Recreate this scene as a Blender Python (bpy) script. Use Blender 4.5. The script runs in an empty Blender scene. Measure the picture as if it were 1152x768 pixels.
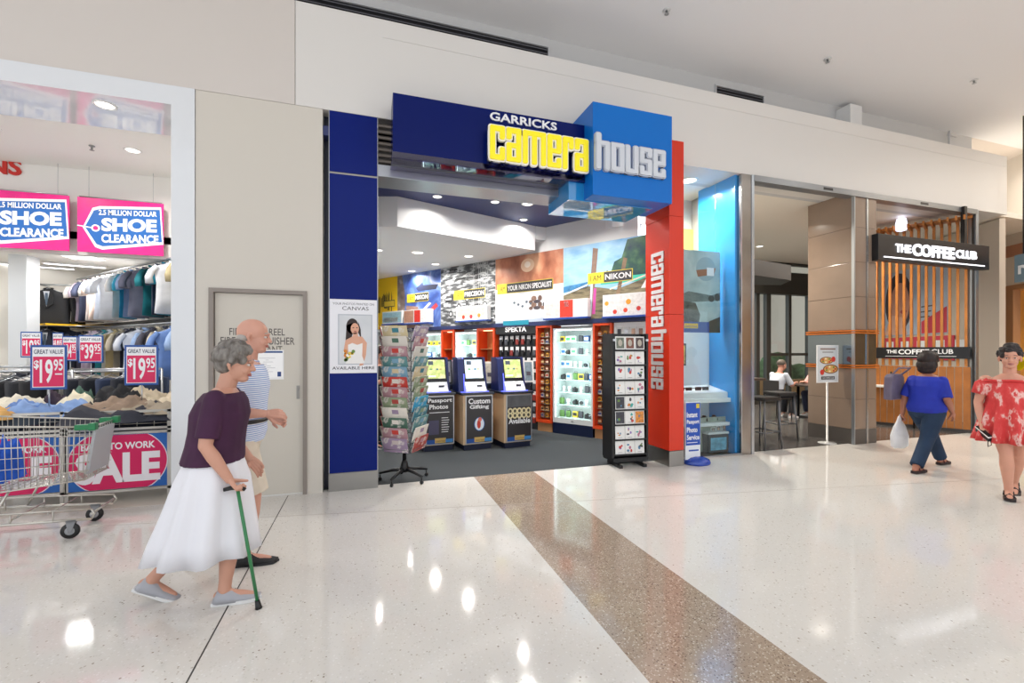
import bpy, bmesh, math, random
from mathutils import Vector, Matrix, Euler, noise
PI = math.pi
C = bpy.context.scene.collection
random.seed(7)
# ---------------------------------------------------------------- survey of the place (camera at the origin of x, y)
FOC, YAW, EYE = 504.0, math.radians(18.0), 1.5
SN, CS = math.sin(YAW), math.cos(YAW)
def ray(u):
    xc = (u-576.0)/FOC
    return SN+xc*CS, CS-xc*SN
def onY(u, v, Y):            # point of the plane y = Y seen at u, v
    dx, dy = ray(u); t = Y/dy
    return Vector((dx*t, Y, EYE-(v-395.0)/FOC*t))
def XY(u, Y): return onY(u, 395, Y).x
def ZY(u, v, Y): return onY(u, v, Y).z
def G(u, v, z=0.0):          # point of the level z seen at u, v
    dx, dy = ray(u); t = (EYE-z)*FOC/(v-395.0)
    return Vector((dx*t, dy*t, z))
def T(u, v, t):              # point at depth t
    dx, dy = ray(u)
    return Vector((dx*t, dy*t, EYE-(v-395.0)/FOC*t))
# ---------------------------------------------------------------- materials
def lin(c):
    return tuple((x/12.92 if x <= .04045 else ((x+.055)/1.055)**2.4) for x in c)
def hx(s):
    s = s.lstrip('#'); return lin(tuple(int(s[i:i+2], 16)/255 for i in (0, 2, 4)))
MC = {}
def M(color, rough=.5, metal=0.0, emit=0.0, noise_amt=0.0, nscale=8.0, trans=0.0, spec=.5, coat=0.0, alpha=1.0, bump=0.0):
    key = (color, rough, metal, emit, noise_amt, nscale, trans, spec, coat, alpha, bump)
    if key in MC: return MC[key]
    m = bpy.data.materials.new('mat_%s' % color.lstrip('#')); m.use_nodes = True
    nt = m.node_tree; b = nt.nodes['Principled BSDF']
    c = hx(color)
    b.inputs['Base Color'].default_value = (*c, 1)
    b.inputs['Roughness'].default_value = rough
    b.inputs['Metallic'].default_value = metal
    b.inputs['Specular IOR Level'].default_value = spec
    b.inputs['Coat Weight'].default_value = coat
    b.inputs['Coat Roughness'].default_value = .03
    b.inputs['Transmission Weight'].default_value = trans
    b.inputs['Alpha'].default_value = alpha
    if emit:
        b.inputs['Emission Color'].default_value = (*c, 1); b.inputs['Emission Strength'].default_value = emit
    if noise_amt or bump:
        tc = nt.nodes.new('ShaderNodeTexCoord'); n = nt.nodes.new('ShaderNodeTexNoise'); n.inputs['Scale'].default_value = nscale
        n.inputs['Detail'].default_value = 4
        nt.links.new(tc.outputs['Object'], n.inputs['Vector'])
        if noise_amt:
            r = nt.nodes.new('ShaderNodeValToRGB')
            r.color_ramp.elements[0].position = .3; r.color_ramp.elements[1].position = .7
            r.color_ramp.elements[0].color = (*[x*(1-noise_amt) for x in c], 1)
            r.color_ramp.elements[1].color = (*[min(1, x*(1+noise_amt)) for x in c], 1)
            nt.links.new(n.outputs['Fac'], r.inputs['Fac']); nt.links.new(r.outputs['Color'], b.inputs['Base Color'])
            if emit: nt.links.new(r.outputs['Color'], b.inputs['Emission Color'])
        if bump:
            bp = nt.nodes.new('ShaderNodeBump'); bp.inputs['Strength'].default_value = bump; bp.inputs['Distance'].default_value = .01
            nt.links.new(n.outputs['Fac'], bp.inputs['Height']); nt.links.new(bp.outputs['Normal'], b.inputs['Normal'])
    MC[key] = m
    return m
def ramp_mat(name, stops, scale=(1, 1, 1), kind='noise', rough=.4, detail=6, dist=0.0, emit=0.0, bump=0.0, nscale=5.0, coat=0.0):
    """procedural multi-colour material: noise / voronoi / wave / grad mapped on a ramp"""
    m = bpy.data.materials.new(name); m.use_nodes = True
    nt = m.node_tree; b = nt.nodes['Principled BSDF']
    tc = nt.nodes.new('ShaderNodeTexCoord'); mp = nt.nodes.new('ShaderNodeMapping'); mp.inputs['Scale'].default_value = scale
    nt.links.new(tc.outputs['Object'], mp.inputs['Vector'])
    if kind == 'noise':
        n = nt.nodes.new('ShaderNodeTexNoise'); n.inputs['Scale'].default_value = nscale; n.inputs['Detail'].default_value = detail; n.inputs['Distortion'].default_value = dist; out = n.outputs['Fac']
    elif kind == 'voronoi':
        n = nt.nodes.new('ShaderNodeTexVoronoi'); n.inputs['Scale'].default_value = nscale
        s = nt.nodes.new('ShaderNodeSeparateColor'); nt.links.new(n.outputs['Color'], s.inputs['Color']); out = s.outputs['Red']
    elif kind == 'wave':
        n = nt.nodes.new('ShaderNodeTexWave'); n.inputs['Scale'].default_value = nscale; n.inputs['Distortion'].default_value = dist; n.inputs['Detail'].default_value = detail; n.bands_direction = 'X'; out = n.outputs['Fac']
    nt.links.new(mp.outputs['Vector'], n.inputs['Vector'])
    r = nt.nodes.new('ShaderNodeValToRGB'); cr = r.color_ramp
    if kind == 'voronoi': cr.interpolation = 'CONSTANT'
    while len(cr.elements) < len(stops): cr.elements.new(.5)
    for e, (p, c) in zip(cr.elements, stops): e.position = p; e.color = (*hx(c), 1)
    nt.links.new(out, r.inputs['Fac']); nt.links.new(r.outputs['Color'], b.inputs['Base Color'])
    b.inputs['Roughness'].default_value = rough; b.inputs['Coat Weight'].default_value = coat
    if emit:
        nt.links.new(r.outputs['Color'], b.inputs['Emission Color']); b.inputs['Emission Strength'].default_value = emit
    if bump:
        bp = nt.nodes.new('ShaderNodeBump'); bp.inputs['Strength'].default_value = bump; bp.inputs['Distance'].default_value = .01
        nt.links.new(out, bp.inputs['Height']); nt.links.new(bp.outputs['Normal'], b.inputs['Normal'])
    return m
def glass_mat(name, tint='#ffffff', op=.12, rough=.0):
    m = bpy.data.materials.new(name); m.use_nodes = True; nt = m.node_tree
    nt.nodes.remove(nt.nodes['Principled BSDF'])
    out = nt.nodes['Material Output']; tr = nt.nodes.new('ShaderNodeBsdfTransparent'); gl = nt.nodes.new('ShaderNodeBsdfGlossy'); mx = nt.nodes.new('ShaderNodeMixShader'); fr = None
    tr.inputs['Color'].default_value = (*hx(tint), 1); gl.inputs['Roughness'].default_value = rough
    lw = nt.nodes.new('ShaderNodeLayerWeight'); lw.inputs['Blend'].default_value = .5
    pw = nt.nodes.new('ShaderNodeMath'); pw.operation = 'POWER'; pw.inputs[1].default_value = 4; nt.links.new(lw.outputs['Facing'], pw.inputs[0])
    ma = nt.nodes.new('ShaderNodeMath'); ma.operation = 'MULTIPLY_ADD'; ma.inputs[1].default_value = .5; ma.inputs[2].default_value = op*.3; nt.links.new(pw.outputs[0], ma.inputs[0])
    nt.links.new(ma.outputs[0], mx.inputs['Fac'])
    nt.links.new(tr.outputs[0], mx.inputs[1]); nt.links.new(gl.outputs[0], mx.inputs[2]); nt.links.new(mx.outputs[0], out.inputs['Surface'])
    return m
GLASS = glass_mat('clear_glass', '#f2f8f8')
# ---------------------------------------------------------------- mesh building
TXT = {}
def text_mesh(s, off=0.0):
    k = (s, off)
    if k not in TXT:
        cu = bpy.data.curves.new('t', 'FONT'); cu.body = s; cu.size = 1; cu.offset = off; cu.resolution_u = 3
        o = bpy.data.objects.new('t', cu); C.objects.link(o)
        bpy.context.view_layer.update()
        me = bpy.data.meshes.new_from_object(o.evaluated_get(bpy.context.evaluated_depsgraph_get()))
        bpy.data.objects.remove(o)
        xs = [v.co.x for v in me.vertices]; ys = [v.co.y for v in me.vertices]
        TXT[k] = (me, min(xs), max(xs), min(ys), max(ys))
    return TXT[k]
class MB:
    def __init__(s, *mats):
        s.bm = bmesh.new(); s.mats = list(mats); s.mi = 0; s.X = Matrix.Identity(4)
    def use(s, m):
        if m not in s.mats: s.mats.append(m)
        s.mi = s.mats.index(m); return s
    def at(s, loc=(0, 0, 0), rot=(0, 0, 0)):
        s.X = Matrix.Translation(loc) @ Euler(rot).to_matrix().to_4x4(); return s
    def _v(s, pts): return [s.bm.verts.new(s.X @ Vector(p)) for p in pts]
    def _f(s, vs, smooth=False):
        try: f = s.bm.faces.new(vs)
        except ValueError: return
        f.material_index = s.mi; f.smooth = smooth; return f
    def box(s, x0, y0, z0, x1, y1, z1, bev=0.0):
        if x0 > x1: x0, x1 = x1, x0
        if y0 > y1: y0, y1 = y1, y0
        if z0 > z1: z0, z1 = z1, z0
        v = s._v([(x0,y0,z0),(x1,y0,z0),(x1,y1,z0),(x0,y1,z0),(x0,y0,z1),(x1,y0,z1),(x1,y1,z1),(x0,y1,z1)])
        fs = [s._f([v[i] for i in q]) for q in ((0,3,2,1),(4,5,6,7),(0,1,5,4),(1,2,6,5),(2,3,7,6),(3,0,4,7))]
        if bev:
            es = list({e for f in fs for e in f.edges})
            r = bmesh.ops.bevel(s.bm, geom=es, offset=bev, segments=2, affect='EDGES', profile=.6)
            for f in r['faces']: f.material_index = s.mi
        return s
    def prism(s, pts, d, axis='z', base=0.0, bev=0.0):
        """polygon pts extruded by d; axis z: pts are (x,y); axis y: pts are (x,z); axis x: pts are (y,z)"""
        n = len(pts)
        f = {'z': lambda p, h: (p[0], p[1], h), 'y': lambda p, h: (p[0], h, p[1]), 'x': lambda p, h: (h, p[0], p[1])}[axis]
        a = s._v([f(p, base) for p in pts]); b = s._v([f(p, base+d) for p in pts])
        fs = [s._f(list(reversed(a))), s._f(b)]
        for i in range(n): fs.append(s._f([a[i], a[(i+1)%n], b[(i+1)%n], b[i]]))
        fs = [f for f in fs if f]
        bmesh.ops.recalc_face_normals(s.bm, faces=fs)
        if bev:
            es = list({e for f in fs for e in f.edges})
            r = bmesh.ops.bevel(s.bm, geom=es, offset=bev, segments=2, affect='EDGES', profile=.6)
            for f in r['faces']: f.material_index = s.mi
        return s
    def poly(s, pts): s._f(s._v(pts)); return s
    def tube(s, path, r, n=8, cap=True, closed=False):
        P = [Vector(p) for p in path]; rs = r if isinstance(r, (list, tuple)) else [r]*len(P)
        rings = []; prev = None
        for i, p in enumerate(P):
            if closed: d = P[(i+1)%len(P)]-P[i-1]
            else: d = P[min(i+1, len(P)-1)]-P[max(i-1, 0)]
            d = d.normalized() if d.length > 1e-9 else Vector((0,0,1))
            if prev is None:
                a = d.cross(Vector((0,0,1)) if abs(d.z) < .9 else Vector((1,0,0))).normalized()
            else:
                a = (prev-d*prev.dot(d)); a = a.normalized() if a.length > 1e-6 else d.orthogonal().normalized()
            prev = a; b = d.cross(a)
            rings.append(s._v([p+(a*math.cos(2*PI*k/n)+b*math.sin(2*PI*k/n))*rs[i] for k in range(n)]))
        m = len(rings)
        for i in range(m if closed else m-1):
            A, B = rings[i], rings[(i+1)%m]
            for k in range(n): s._f([A[k], A[(k+1)%n], B[(k+1)%n], B[k]], True)
        if cap and not closed:
            s._f(list(reversed(rings[0]))); s._f(rings[-1])
        return s
    def lathe(s, prof, n=24, c=(0, 0, 0), axis='z'):
        """prof: list of (r, h)"""
        rings = []
        for r, h in prof:
            pts = []
            for k in range(n):
                a = 2*PI*k/n; x, y = r*math.cos(a), r*math.sin(a)
                p = {'z': (x, y, h), 'y': (x, h, y), 'x': (h, x, y)}[axis]
                pts.append((p[0]+c[0], p[1]+c[1], p[2]+c[2]))
            rings.append(s._v(pts))
        fs = []
        for A, B in zip(rings, rings[1:]):
            for k in range(n): fs.append(s._f([A[k], A[(k+1)%n], B[(k+1)%n], B[k]], True))
        fs.append(s._f(rings[0])); fs.append(s._f(rings[-1]))
        bmesh.ops.recalc_face_normals(s.bm, faces=[f for f in fs if f])
        return s
    def ball(s, c, r, n=12, m=8):
        r = r if isinstance(r, (list, tuple)) else (r, r, r)
        rings = []
        top = s._v([(c[0], c[1], c[2]+r[2])])[0]; bot = s._v([(c[0], c[1], c[2]-r[2])])[0]
        for i in range(1, m):
            a = PI*i/m
            rings.append(s._v([(c[0]+r[0]*math.sin(a)*math.cos(2*PI*k/n), c[1]+r[1]*math.sin(a)*math.sin(2*PI*k/n), c[2]+r[2]*math.cos(a)) for k in range(n)]))
        for k in range(n):
            s._f([top, rings[0][k], rings[0][(k+1)%n]], True); s._f([bot, rings[-1][(k+1)%n], rings[-1][k]], True)
            for A, B in zip(rings, rings[1:]): s._f([A[k], B[k], B[(k+1)%n], A[(k+1)%n]], True)
        return s
    def text(s, st, x0, y0, x1, y1, d=0.0, off=0.0, fit=True, z=0.0):
        """text fitted in the rectangle of the local xy plane; depth d"""
        me, a0, a1, b0, b1 = text_mesh(st, off)
        sx = (x1-x0)/(a1-a0); sy = (y1-y0)/(b1-b0)
        if not fit: sx = sy = min(sx, sy)
        cx, cy = (x0+x1)/2, (y0+y1)/2
        L = Matrix.Translation((cx-(a0+a1)/2*sx, cy-(b0+b1)/2*sy, z)) @ Matrix.Diagonal((sx, sy, 1, 1))
        vs = [s.bm.verts.new(s.X @ L @ (v.co)) for v in me.vertices]
        fs = []
        for p in me.polygons:
            f = s._f([vs[i] for i in p.vertices])
            if f: fs.append(f)
        if d:
            up = (s.X.to_3x3() @ Vector((0, 0, 1)))*d
            r = bmesh.ops.extrude_face_region(s.bm, geom=fs)
            for g in r['geom']:
                if isinstance(g, bmesh.types.BMVert): g.co += up
                elif isinstance(g, bmesh.types.BMFace): g.material_index = s.mi
            for f in s.bm.faces:
                pass
        return s
    def block(s, st, x0, y0, x1, y1, d, e=0.0, asc=1.28):
        """heavy condensed block lettering in the local xy plane, fitted to the box (y1 = top of the tallest letter)"""
        S = .19
        LT = {'c': (.56, [(0,0,S,1),(0,.85,.56,1),(0,0,.56,.15),(.37,.62,.56,1),(.37,0,.56,.38)]),
              'a': (.56, [(.37,0,.56,1),(0,.85,.56,1),(0,.66,S,1),(0,.42,.56,.55),(0,0,S,.55),(0,0,.5,.13)]),
              'm': (.92, [(0,0,S,1),(0,.86,.92,1),(.365,0,.555,1),(.73,0,.92,1)]),
              'e': (.56, [(0,0,S,1),(0,.86,.56,1),(0,0,.56,.14),(.37,.44,.56,1),(0,.44,.56,.57),(.37,0,.56,.30)]),
              'r': (.44, [(0,0,S,1),(0,.84,.44,1),(.27,.64,.44,1)]),
              'h': (.56, [(0,0,S,asc),(0,.86,.56,1),(.37,0,.56,1)]),
              'o': (.56, [(0,0,S,1),(0,.86,.56,1),(0,0,.56,.14),(.37,0,.56,1)]),
              'u': (.56, [(0,0,S,1),(0,0,.56,.14),(.37,0,.56,1)]),
              's': (.54, [(0,.5,S,1),(0,.86,.54,1),(.35,.68,.54,1),(0,.44,.54,.58),(.35,0,.54,.56),(0,0,.54,.14),(0,0,S,.32)])}
        W = sum(LT[c][0] for c in st)+.07*(len(st)-1); H = asc if 'h' in st else 1
        kx, ky = (x1-x0)/W, (y1-y0)/H; cur = 0; q_ = 0
        for c in st:
            w, rs = LT[c]
            for (a, b, c2, d2) in rs:
                X0, X1, Y0, Y1 = x0+(cur+a)*kx-e, x0+(cur+c2)*kx+e, y0+b*ky-e, y0+d2*ky+e
                r = min(.07*kx, (X1-X0)*.3, (Y1-Y0)*.3)+e*.6; r = min(r, (X1-X0)*.45, (Y1-Y0)*.45)
                pts = []
                for (cx, cy, q) in ((X1-r, Y1-r, 0), (X0+r, Y1-r, 1), (X0+r, Y0+r, 2), (X1-r, Y0+r, 3)):
                    for k in range(4):
                        t = PI/2*(q+k/3); pts.append((cx+r*math.cos(t), cy+r*math.sin(t)))
                q_ += 1; s.prism(pts, d+.0005*(q_ % 7), 'z', 0)
            cur += w+.07
        return s
    # flat art in the local xy plane, layers 0.6 mm apart
    def rect(s, x0, y0, x1, y1, m, layer=1):
        s.use(m); z = layer*.0007
        s._f(s._v([(x0,y0,z),(x1,y0,z),(x1,y1,z),(x0,y1,z)])); return s
    def shape(s, pts, m, layer=1):
        s.use(m); s._f(s._v([(p[0], p[1], layer*.0007) for p in pts])); return s
    def disc(s, cx, cy, rx, ry, m, layer=1, n=24):
        return s.shape([(cx+rx*math.cos(2*PI*k/n), cy+ry*math.sin(2*PI*k/n)) for k in range(n)], m, layer)
    def word(s, st, x0, y0, x1, y1, m, layer=2, off=0.0, fit=True):
        s.use(m); return s.text(st, x0, y0, x1, y1, 0, off, fit, layer*.0007)
    def build(s, name, parent=None, loc=(0, 0, 0), rot=(0, 0, 0), smooth=False, label=None, cat=None, group=None, kind=None):
        me = bpy.data.meshes.new(name); s.bm.normal_update(); s.bm.to_mesh(me); s.bm.free()
        for m in s.mats: me.materials.append(m)
        if smooth:
            for p in me.polygons: p.use_smooth = True
        o = bpy.data.objects.new(name, me); C.objects.link(o)
        o.location = loc; o.rotation_euler = rot
        if parent: o.parent = parent
        return tag(o, label, cat, group, kind)
def tag(o, label=None, cat=None, group=None, kind=None):
    if label: o['label'] = label
    if cat: o['category'] = cat
    if group: o['group'] = group
    if kind: o['kind'] = kind
    return o
def thing(name, label, cat, loc=(0, 0, 0), rot=0.0, group=None):
    o = bpy.data.objects.new(name, None); C.objects.link(o)
    o.location = loc; o.rotation_euler = (0, 0, rot) if not isinstance(rot, tuple) else rot
    return tag(o, label, cat, group)
def kids(o): return [c for c in bpy.data.objects if c.parent == o]
def copy_tree(o, parent=None, ch=None):
    c = o.copy(); C.objects.link(c)
    if parent: c.parent = parent
    for k in kids(o): copy_tree(k, c)
    return c
def struct(name, mb, **k): return mb.build(name, kind='structure', **k)
FACE = (PI/2, 0, 0)           # local xy art plane turned to face -Y
# ---------------------------------------------------------------- camera
cam = bpy.data.cameras.new('camera'); co = bpy.data.objects.new('camera', cam); C.objects.link(co)
co.location = (0, 0, EYE); co.rotation_euler = (PI/2, 0, -YAW)
cam.sensor_width = 36; cam.lens = 36*FOC/1152; cam.shift_y = 11/1152; cam.clip_start = .05; cam.clip_end = 200
bpy.context.scene.camera = co
vs = bpy.context.scene.view_settings; vs.view_transform = 'Standard'; vs.look = 'None'; vs.gamma = 1; vs.use_curve_mapping = False; vs.exposure = -.27
# ================================================================ SHELL
F0 = 5.15                                    # the line of the shopfronts
FZ, FT, CZ = 4.075, 5.165, 5.75              # underside and top of the fascia, mall ceiling
m_beige = M('#cfc8bf', .55); m_beige2 = M('#c4bab1', .55); m_white = M('#e9e9ea', .45); m_gloss = M('#dcdfe3', .12, coat=.5)
m_ceil = M('#e6e6e8', .7); m_shopceil = M('#ececec', .7); m_navy = M('#071d6e', .2, spec=.14)
m_steel = M('#b9bcc0', .28, 1.0); m_brushed = M('#9a9894', .35, 1.0); m_dark = M('#1c1c20', .4); m_black = M('#0d0d10', .4)
m_red = M('#d8371f', .25, spec=.4); m_blue = M('#1478c8', .2, coat=.4); m_redside = M('#c8281e', .22, coat=.4)
# terrazzo
def terrazzo(name, base, chips, scale, rough=.07):
    m = bpy.data.materials.new(name); m.use_nodes = True; nt = m.node_tree; b = nt.nodes['Principled BSDF']
    tc = nt.nodes.new('ShaderNodeTexCoord')
    v = nt.nodes.new('ShaderNodeTexVoronoi'); v.inputs['Scale'].default_value = scale; nt.links.new(tc.outputs['Object'], v.inputs['Vector'])
    s = nt.nodes.new('ShaderNodeSeparateColor'); nt.links.new(v.outputs['Color'], s.inputs['Color'])
    r = nt.nodes.new('ShaderNodeValToRGB'); cr = r.color_ramp; cr.interpolation = 'CONSTANT'
    st = [(0, base)]+chips
    while len(cr.elements) < len(st): cr.elements.new(.5)
    for e, (p, c) in zip(cr.elements, st): e.position = p; e.color = (*hx(c), 1)
    nt.links.new(s.outputs['Red'], r.inputs['Fac'])
    # chips do not fill the whole cell
    lt = nt.nodes.new('ShaderNodeMath'); lt.operation = 'LESS_THAN'; lt.inputs[1].default_value = .42; nt.links.new(v.outputs['Distance'], lt.inputs[0])
    n = nt.nodes.new('ShaderNodeTexNoise'); n.inputs['Scale'].default_value = 1.2; nt.links.new(tc.outputs['Object'], n.inputs['Vector'])
    mx = nt.nodes.new('ShaderNodeMix'); mx.data_type = 'RGBA'; mx.inputs[6].default_value = (*hx(base), 1)
    nt.links.new(lt.outputs[0], mx.inputs[0]); nt.links.new(r.outputs['Color'], mx.inputs[7])
    nt.links.new(mx.outputs[2], b.inputs['Base Color'])
    b.inputs['Roughness'].default_value = rough; b.inputs['Specular IOR Level'].default_value = .55
    return m
m_terr = terrazzo('terrazzo_cream', '#dad6d0', [(.55, '#dcd9d4'), (.72, '#d2cec7'), (.86, '#e4e1dd'), (.965, '#b9b0a4'), (.99, '#95897c')], 80)
m_strip = terrazzo('terrazzo_tan', '#a39180', [(.3, '#b9a996'), (.5, '#8b7764'), (.68, '#cfc4b4'), (.82, '#6e5c4e'), (.92, '#c7b9a6')], 95, .1)
m_carpet = ramp_mat('carpet_charcoal', [(.3, '#33373a'), (.7, '#42474b')], nscale=160, rough=.95, bump=.4)
m_cafefloor = ramp_mat('cafe_floor_dark', [(.3, '#4a4644'), (.7, '#5a5653')], nscale=3, rough=.18)
mb = MB(m_terr); SX0, SX1, TY = 1.22, 1.985, 5.24
mb.box(-12, -7, -.06, SX0, TY, 0).box(SX1, -7, -.06, 22, TY, 0).box(SX0, -7, -.06, SX1, -6.5, 0)
mb.box(10.56, TY, -.06, 22, 16, 0)
struct('floor', mb)
struct('floor', MB(m_strip).box(SX0, -6.5, -.06, SX1, TY, 0))
mb = MB(M('#3b3733', .6)); mb.box(-.779, -6.5, 0, -.771, 5.149, .0006); struct('trim_1', mb)
p0, p1 = G(280, 582.5), G(1152, 537); d = (p1-p0).normalized(); nrm = Vector((-d.y, d.x, 0))*.003
a, b_ = p0-d*6, p1+d*8
mb = MB(M('#9c9288', .5)); mb.prism([(a.x-nrm.x, a.y-nrm.y), (b_.x-nrm.x, b_.y-nrm.y), (b_.x+nrm.x, b_.y+nrm.y), (a.x+nrm.x, a.y+nrm.y)], .0005); struct('trim_2', mb)
struct('floor', MB(m_carpet).box(-.6, TY, -.06, 5.34, 13.5, .001))
struct('floor', MB(m_cafefloor).prism([(5.2, TY), (10.6, TY), (12.0, 5.9), (14.6, 9.3), (14.6, 10.0), (5.2, 10.0)], .061, 'z', -.06))
struct('floor', MB(M('#cfc6ba', .2)).box(-12, TY, -.06, -1.65, 13.5, .001))
# mall ceiling, wall above the shopfronts, fascia
struct('ceiling', MB(m_ceil).box(-12, -.8, CZ, 13.6, F0+.5, CZ+.2))
struct('ceiling', MB(M('#d9cfc6', .7)).box(13.6, -.8, CZ, 22, 16, CZ+.2).box(11.5, F0+.5, CZ, 13.6, 16, CZ+.2))
struct('wall_upper', MB(M('#c4c4c4', .7)).box(-12, F0+.5, FZ, 11.45, F0+.6, CZ))
xj = XY(332, F0)
struct('wall_fascia', MB(M('#cfc8c2', .55)).box(-12, F0, FZ, xj-.003, F0+.5, FT))
m_fas = M('#d9d6d2', .5)
mb = MB(m_fas).box(xj+.003, F0, FZ, XY(430, F0), F0+.5, FT)
mb.use(m_fas).box(XY(430, F0), F0, FZ, 11.49, F0+.5, 4.965).box(XY(430, F0), F0, 4.968, 11.49, F0+.5, FT)
struct('wall_fascia', mb)
# louvre in the recess, and duct boxes
def louvre(x0, x1, z0, z1, label, cat='air vent'):
    t = thing('air_vent', label, cat, (x0, F0+.49, z0))
    w, h = x1-x0, z1-z0
    f = MB(M('#c9cacc', .4, .3)); f.box(-.02, -.015, -.02, w+.02, .01, 0).box(-.02, -.015, h, w+.02, .01, h+.02).box(-.02, -.015, 0, 0, .01, h).box(w, -.015, 0, w+.02, .01, h); f.build('frame', t)
    n = max(2, int(h/.05)); f = MB(M('#6d6d73', .5))
    for i in range(n):
        z = h*(i+.15)/n; f.prism([(-.012, z), (.006, z+.022), (.006, z+.026), (-.012, z+.004)], w, 'x', 0)
    f.build('louvre_blades', t); MB(m_dark).box(0, .007, 0, w, .009, h).build('backing', t)
louvre(XY(330, F0+.5), XY(616, F0+.5), 5.30, 5.62, 'long grey louvred air vent above the fascia over the camera shop')
louvre(XY(805, F0+.5), XY(858, F0+.5), 5.42, 5.62, 'short dark slotted air vent above the white fascia right of the blue sign')
bxx = XY(940, F0+.5); tag(MB(M('#dadada', .6)).box(0, -.25, 0, .28, 0, .5, .01).build('duct_box', loc=(bxx, F0+.5, FT)), 'small white box duct standing on top of the fascia under the ceiling', 'duct')
tag(MB(M('#c8c8c8', .6)).tube([(0, 0, 0), (0, 0, .5)], .02).tube([(-.05, 0, .42), (.2, 0, .42)], .015).build('conduit', loc=(XY(1068, F0+.4), F0+.4, 5.2)), 'short pale conduit rising from the fascia top near its right end', 'pipe')
for i, (u, v, w_) in enumerate(((750, 11, 'nearest the top edge, above the blue sign'), (931, 66, 'in the middle above the white fascia'), (1096, 90, 'at the right, above the fascia end'))):
    p = G(u, v, CZ)
    t = thing('sprinkler', 'small round ceiling sprinkler '+w_, 'sprinkler', p, 0, 'sprinklers in the mall ceiling')
    MB(M('#d0d0d0', .4)).lathe([(.045, 0), (.05, -.006), (.03, -.012)], 16).build('collar', t)
    MB(m_steel).lathe([(.012, -.012), (.012, -.05), (.028, -.052), (.028, -.056)], 12).build('head', t)
# wall with the service door
ux0, ux1 = XY(220, F0), XY(363, F0); dx0, dx1 = XY(235, F0), XY(345.5, F0); dz = 2.13
mb = MB(M('#cdc7bd', .5)); mb.box(ux0, F0, 0, dx0, F0+.15, FZ-.004).box(dx1, F0, 0, ux1, F0+.15, FZ-.004).box(dx0, F0, dz, dx1, F0+.15, FZ-.004)
struct('wall_front', mb)
d = thing('door_1', None, None, (dx0, F0, 0)); d['kind'] = 'structure'; W = dx1-dx0
mb = MB(M('#8a817a', .45)); mb.box(0, -.015, 0, .04, .12, dz).box(W-.04, -.015, 0, W, .12, dz).box(.04, -.015, dz-.04, W-.04, .12, dz); mb.build('door_frame', d, kind='structure')
mb = MB(M('#c9c3b8', .45)).box(.044, .03, .012, W-.044, .07, dz-.044); mb.build('door_leaf', d, kind='structure')
zz = lambda u, v: ZY(u, v, F0)-0
mb = MB(M('#5b5552', .5)); mb.at((0, .0292, 0), FACE)
for s_, ua, ub, va, vb in (('FIRE HOSE REEL', 257, 320, 369, 377), ('FIRE EXTINGUISHER', 247, 331, 379, 387.5), ('FIRE HYDRANT', 257, 317, 389, 397)):
    mb.text(s_, XY(ua, F0)-dx0, zz(290, vb), XY(ub, F0)-dx0, zz(290, va), 0, .01)
mb.build('lettering', d, kind='structure')
mb = MB(M('#ececec', .3)); x0 = XY(287, F0)-dx0; mb.box(x0, .025, zz(302, 427), x0+.26, .0295, zz(302, 393.5)); z1 = zz(302, 393.5); z0 = zz(302, 427)
mb.at((0, .0248, 0), FACE)
mb.rect(x0+.012, z0+.02, x0+.248, z1-.012, M('#f6f6f6'), 1); mb.rect(x0+.012, z1-.03, x0+.248, z1-.012, M('#2a4a86'), 2); mb.rect(x0+.2, z0+.03, x0+.235, z0+.08, M('#26407c'), 2)
for k in range(9): mb.rect(x0+.03+.02*(k%4), z0+.06+.02*k, x0+.1+.02*((k*3)%5), z0+.063+.02*k, M('#9a9aa4'), 2)
mb.build('notice', d, kind='structure')
mb = MB(m_brushed); mb.box(W-.105, .0215, 1.0, W-.075, .0295, 1.14, .002); mb.lathe([(.011, 0), (.011, -.012), (.008, -.014)], 12, (W-.09, .022, 1.1), 'y'); mb.build('door_lock', d, kind='structure')
# recess and navy clad column
mb = MB(M('#151a34', .4)); mb.box(ux1, F0+.16, 0, XY(370, F0), F0+.2, FZ); struct('trim_3', mb)
cx0, cx1 = XY(370, F0), XY(425, F0)
zz = lambda v: ZY(397, v, F0)
mb = MB(M('#9a968f', .3, .9)); mb.box(cx0, F0+.008, 0, cx1, F0+.3, FZ)
mb.use(m_brushed).box(cx0-.003, F0-.006, 0, cx1+.003, F0+.02, zz(531))
mb.use(m_navy)
for va, vb in ((531, 197), (195.5, 120)): mb.box(cx0+.006, F0, zz(va)+.004, cx1-.006, F0+.02, min(zz(vb), FZ)-.004)
mb.use(M('#a9abb0', .3, .9)).box(cx0-.002, F0-.004, .2, cx0+.005, F0+.01, FZ).box(cx1-.005, F0-.004, .2, cx1+.002, F0+.01, FZ)
struct('wall_navy_column', mb)
# white gloss frame of the clothing shop
gx0, gx1 = XY(193, F0), XY(220, F0)-.004
mb = MB(m_gloss); mb.box(gx0, F0-.01, 0, gx1, F0+.5, FZ-.003); struct('wall_gloss_column', mb)
mb = MB(m_gloss); mb.box(-12, F0-.01, 3.887, gx0, F0+.01, FZ-.003).box(-12, F0+.01, 3.887, gx0+.1, 5.89, 3.95); struct('ceiling_soffit', mb)
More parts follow.
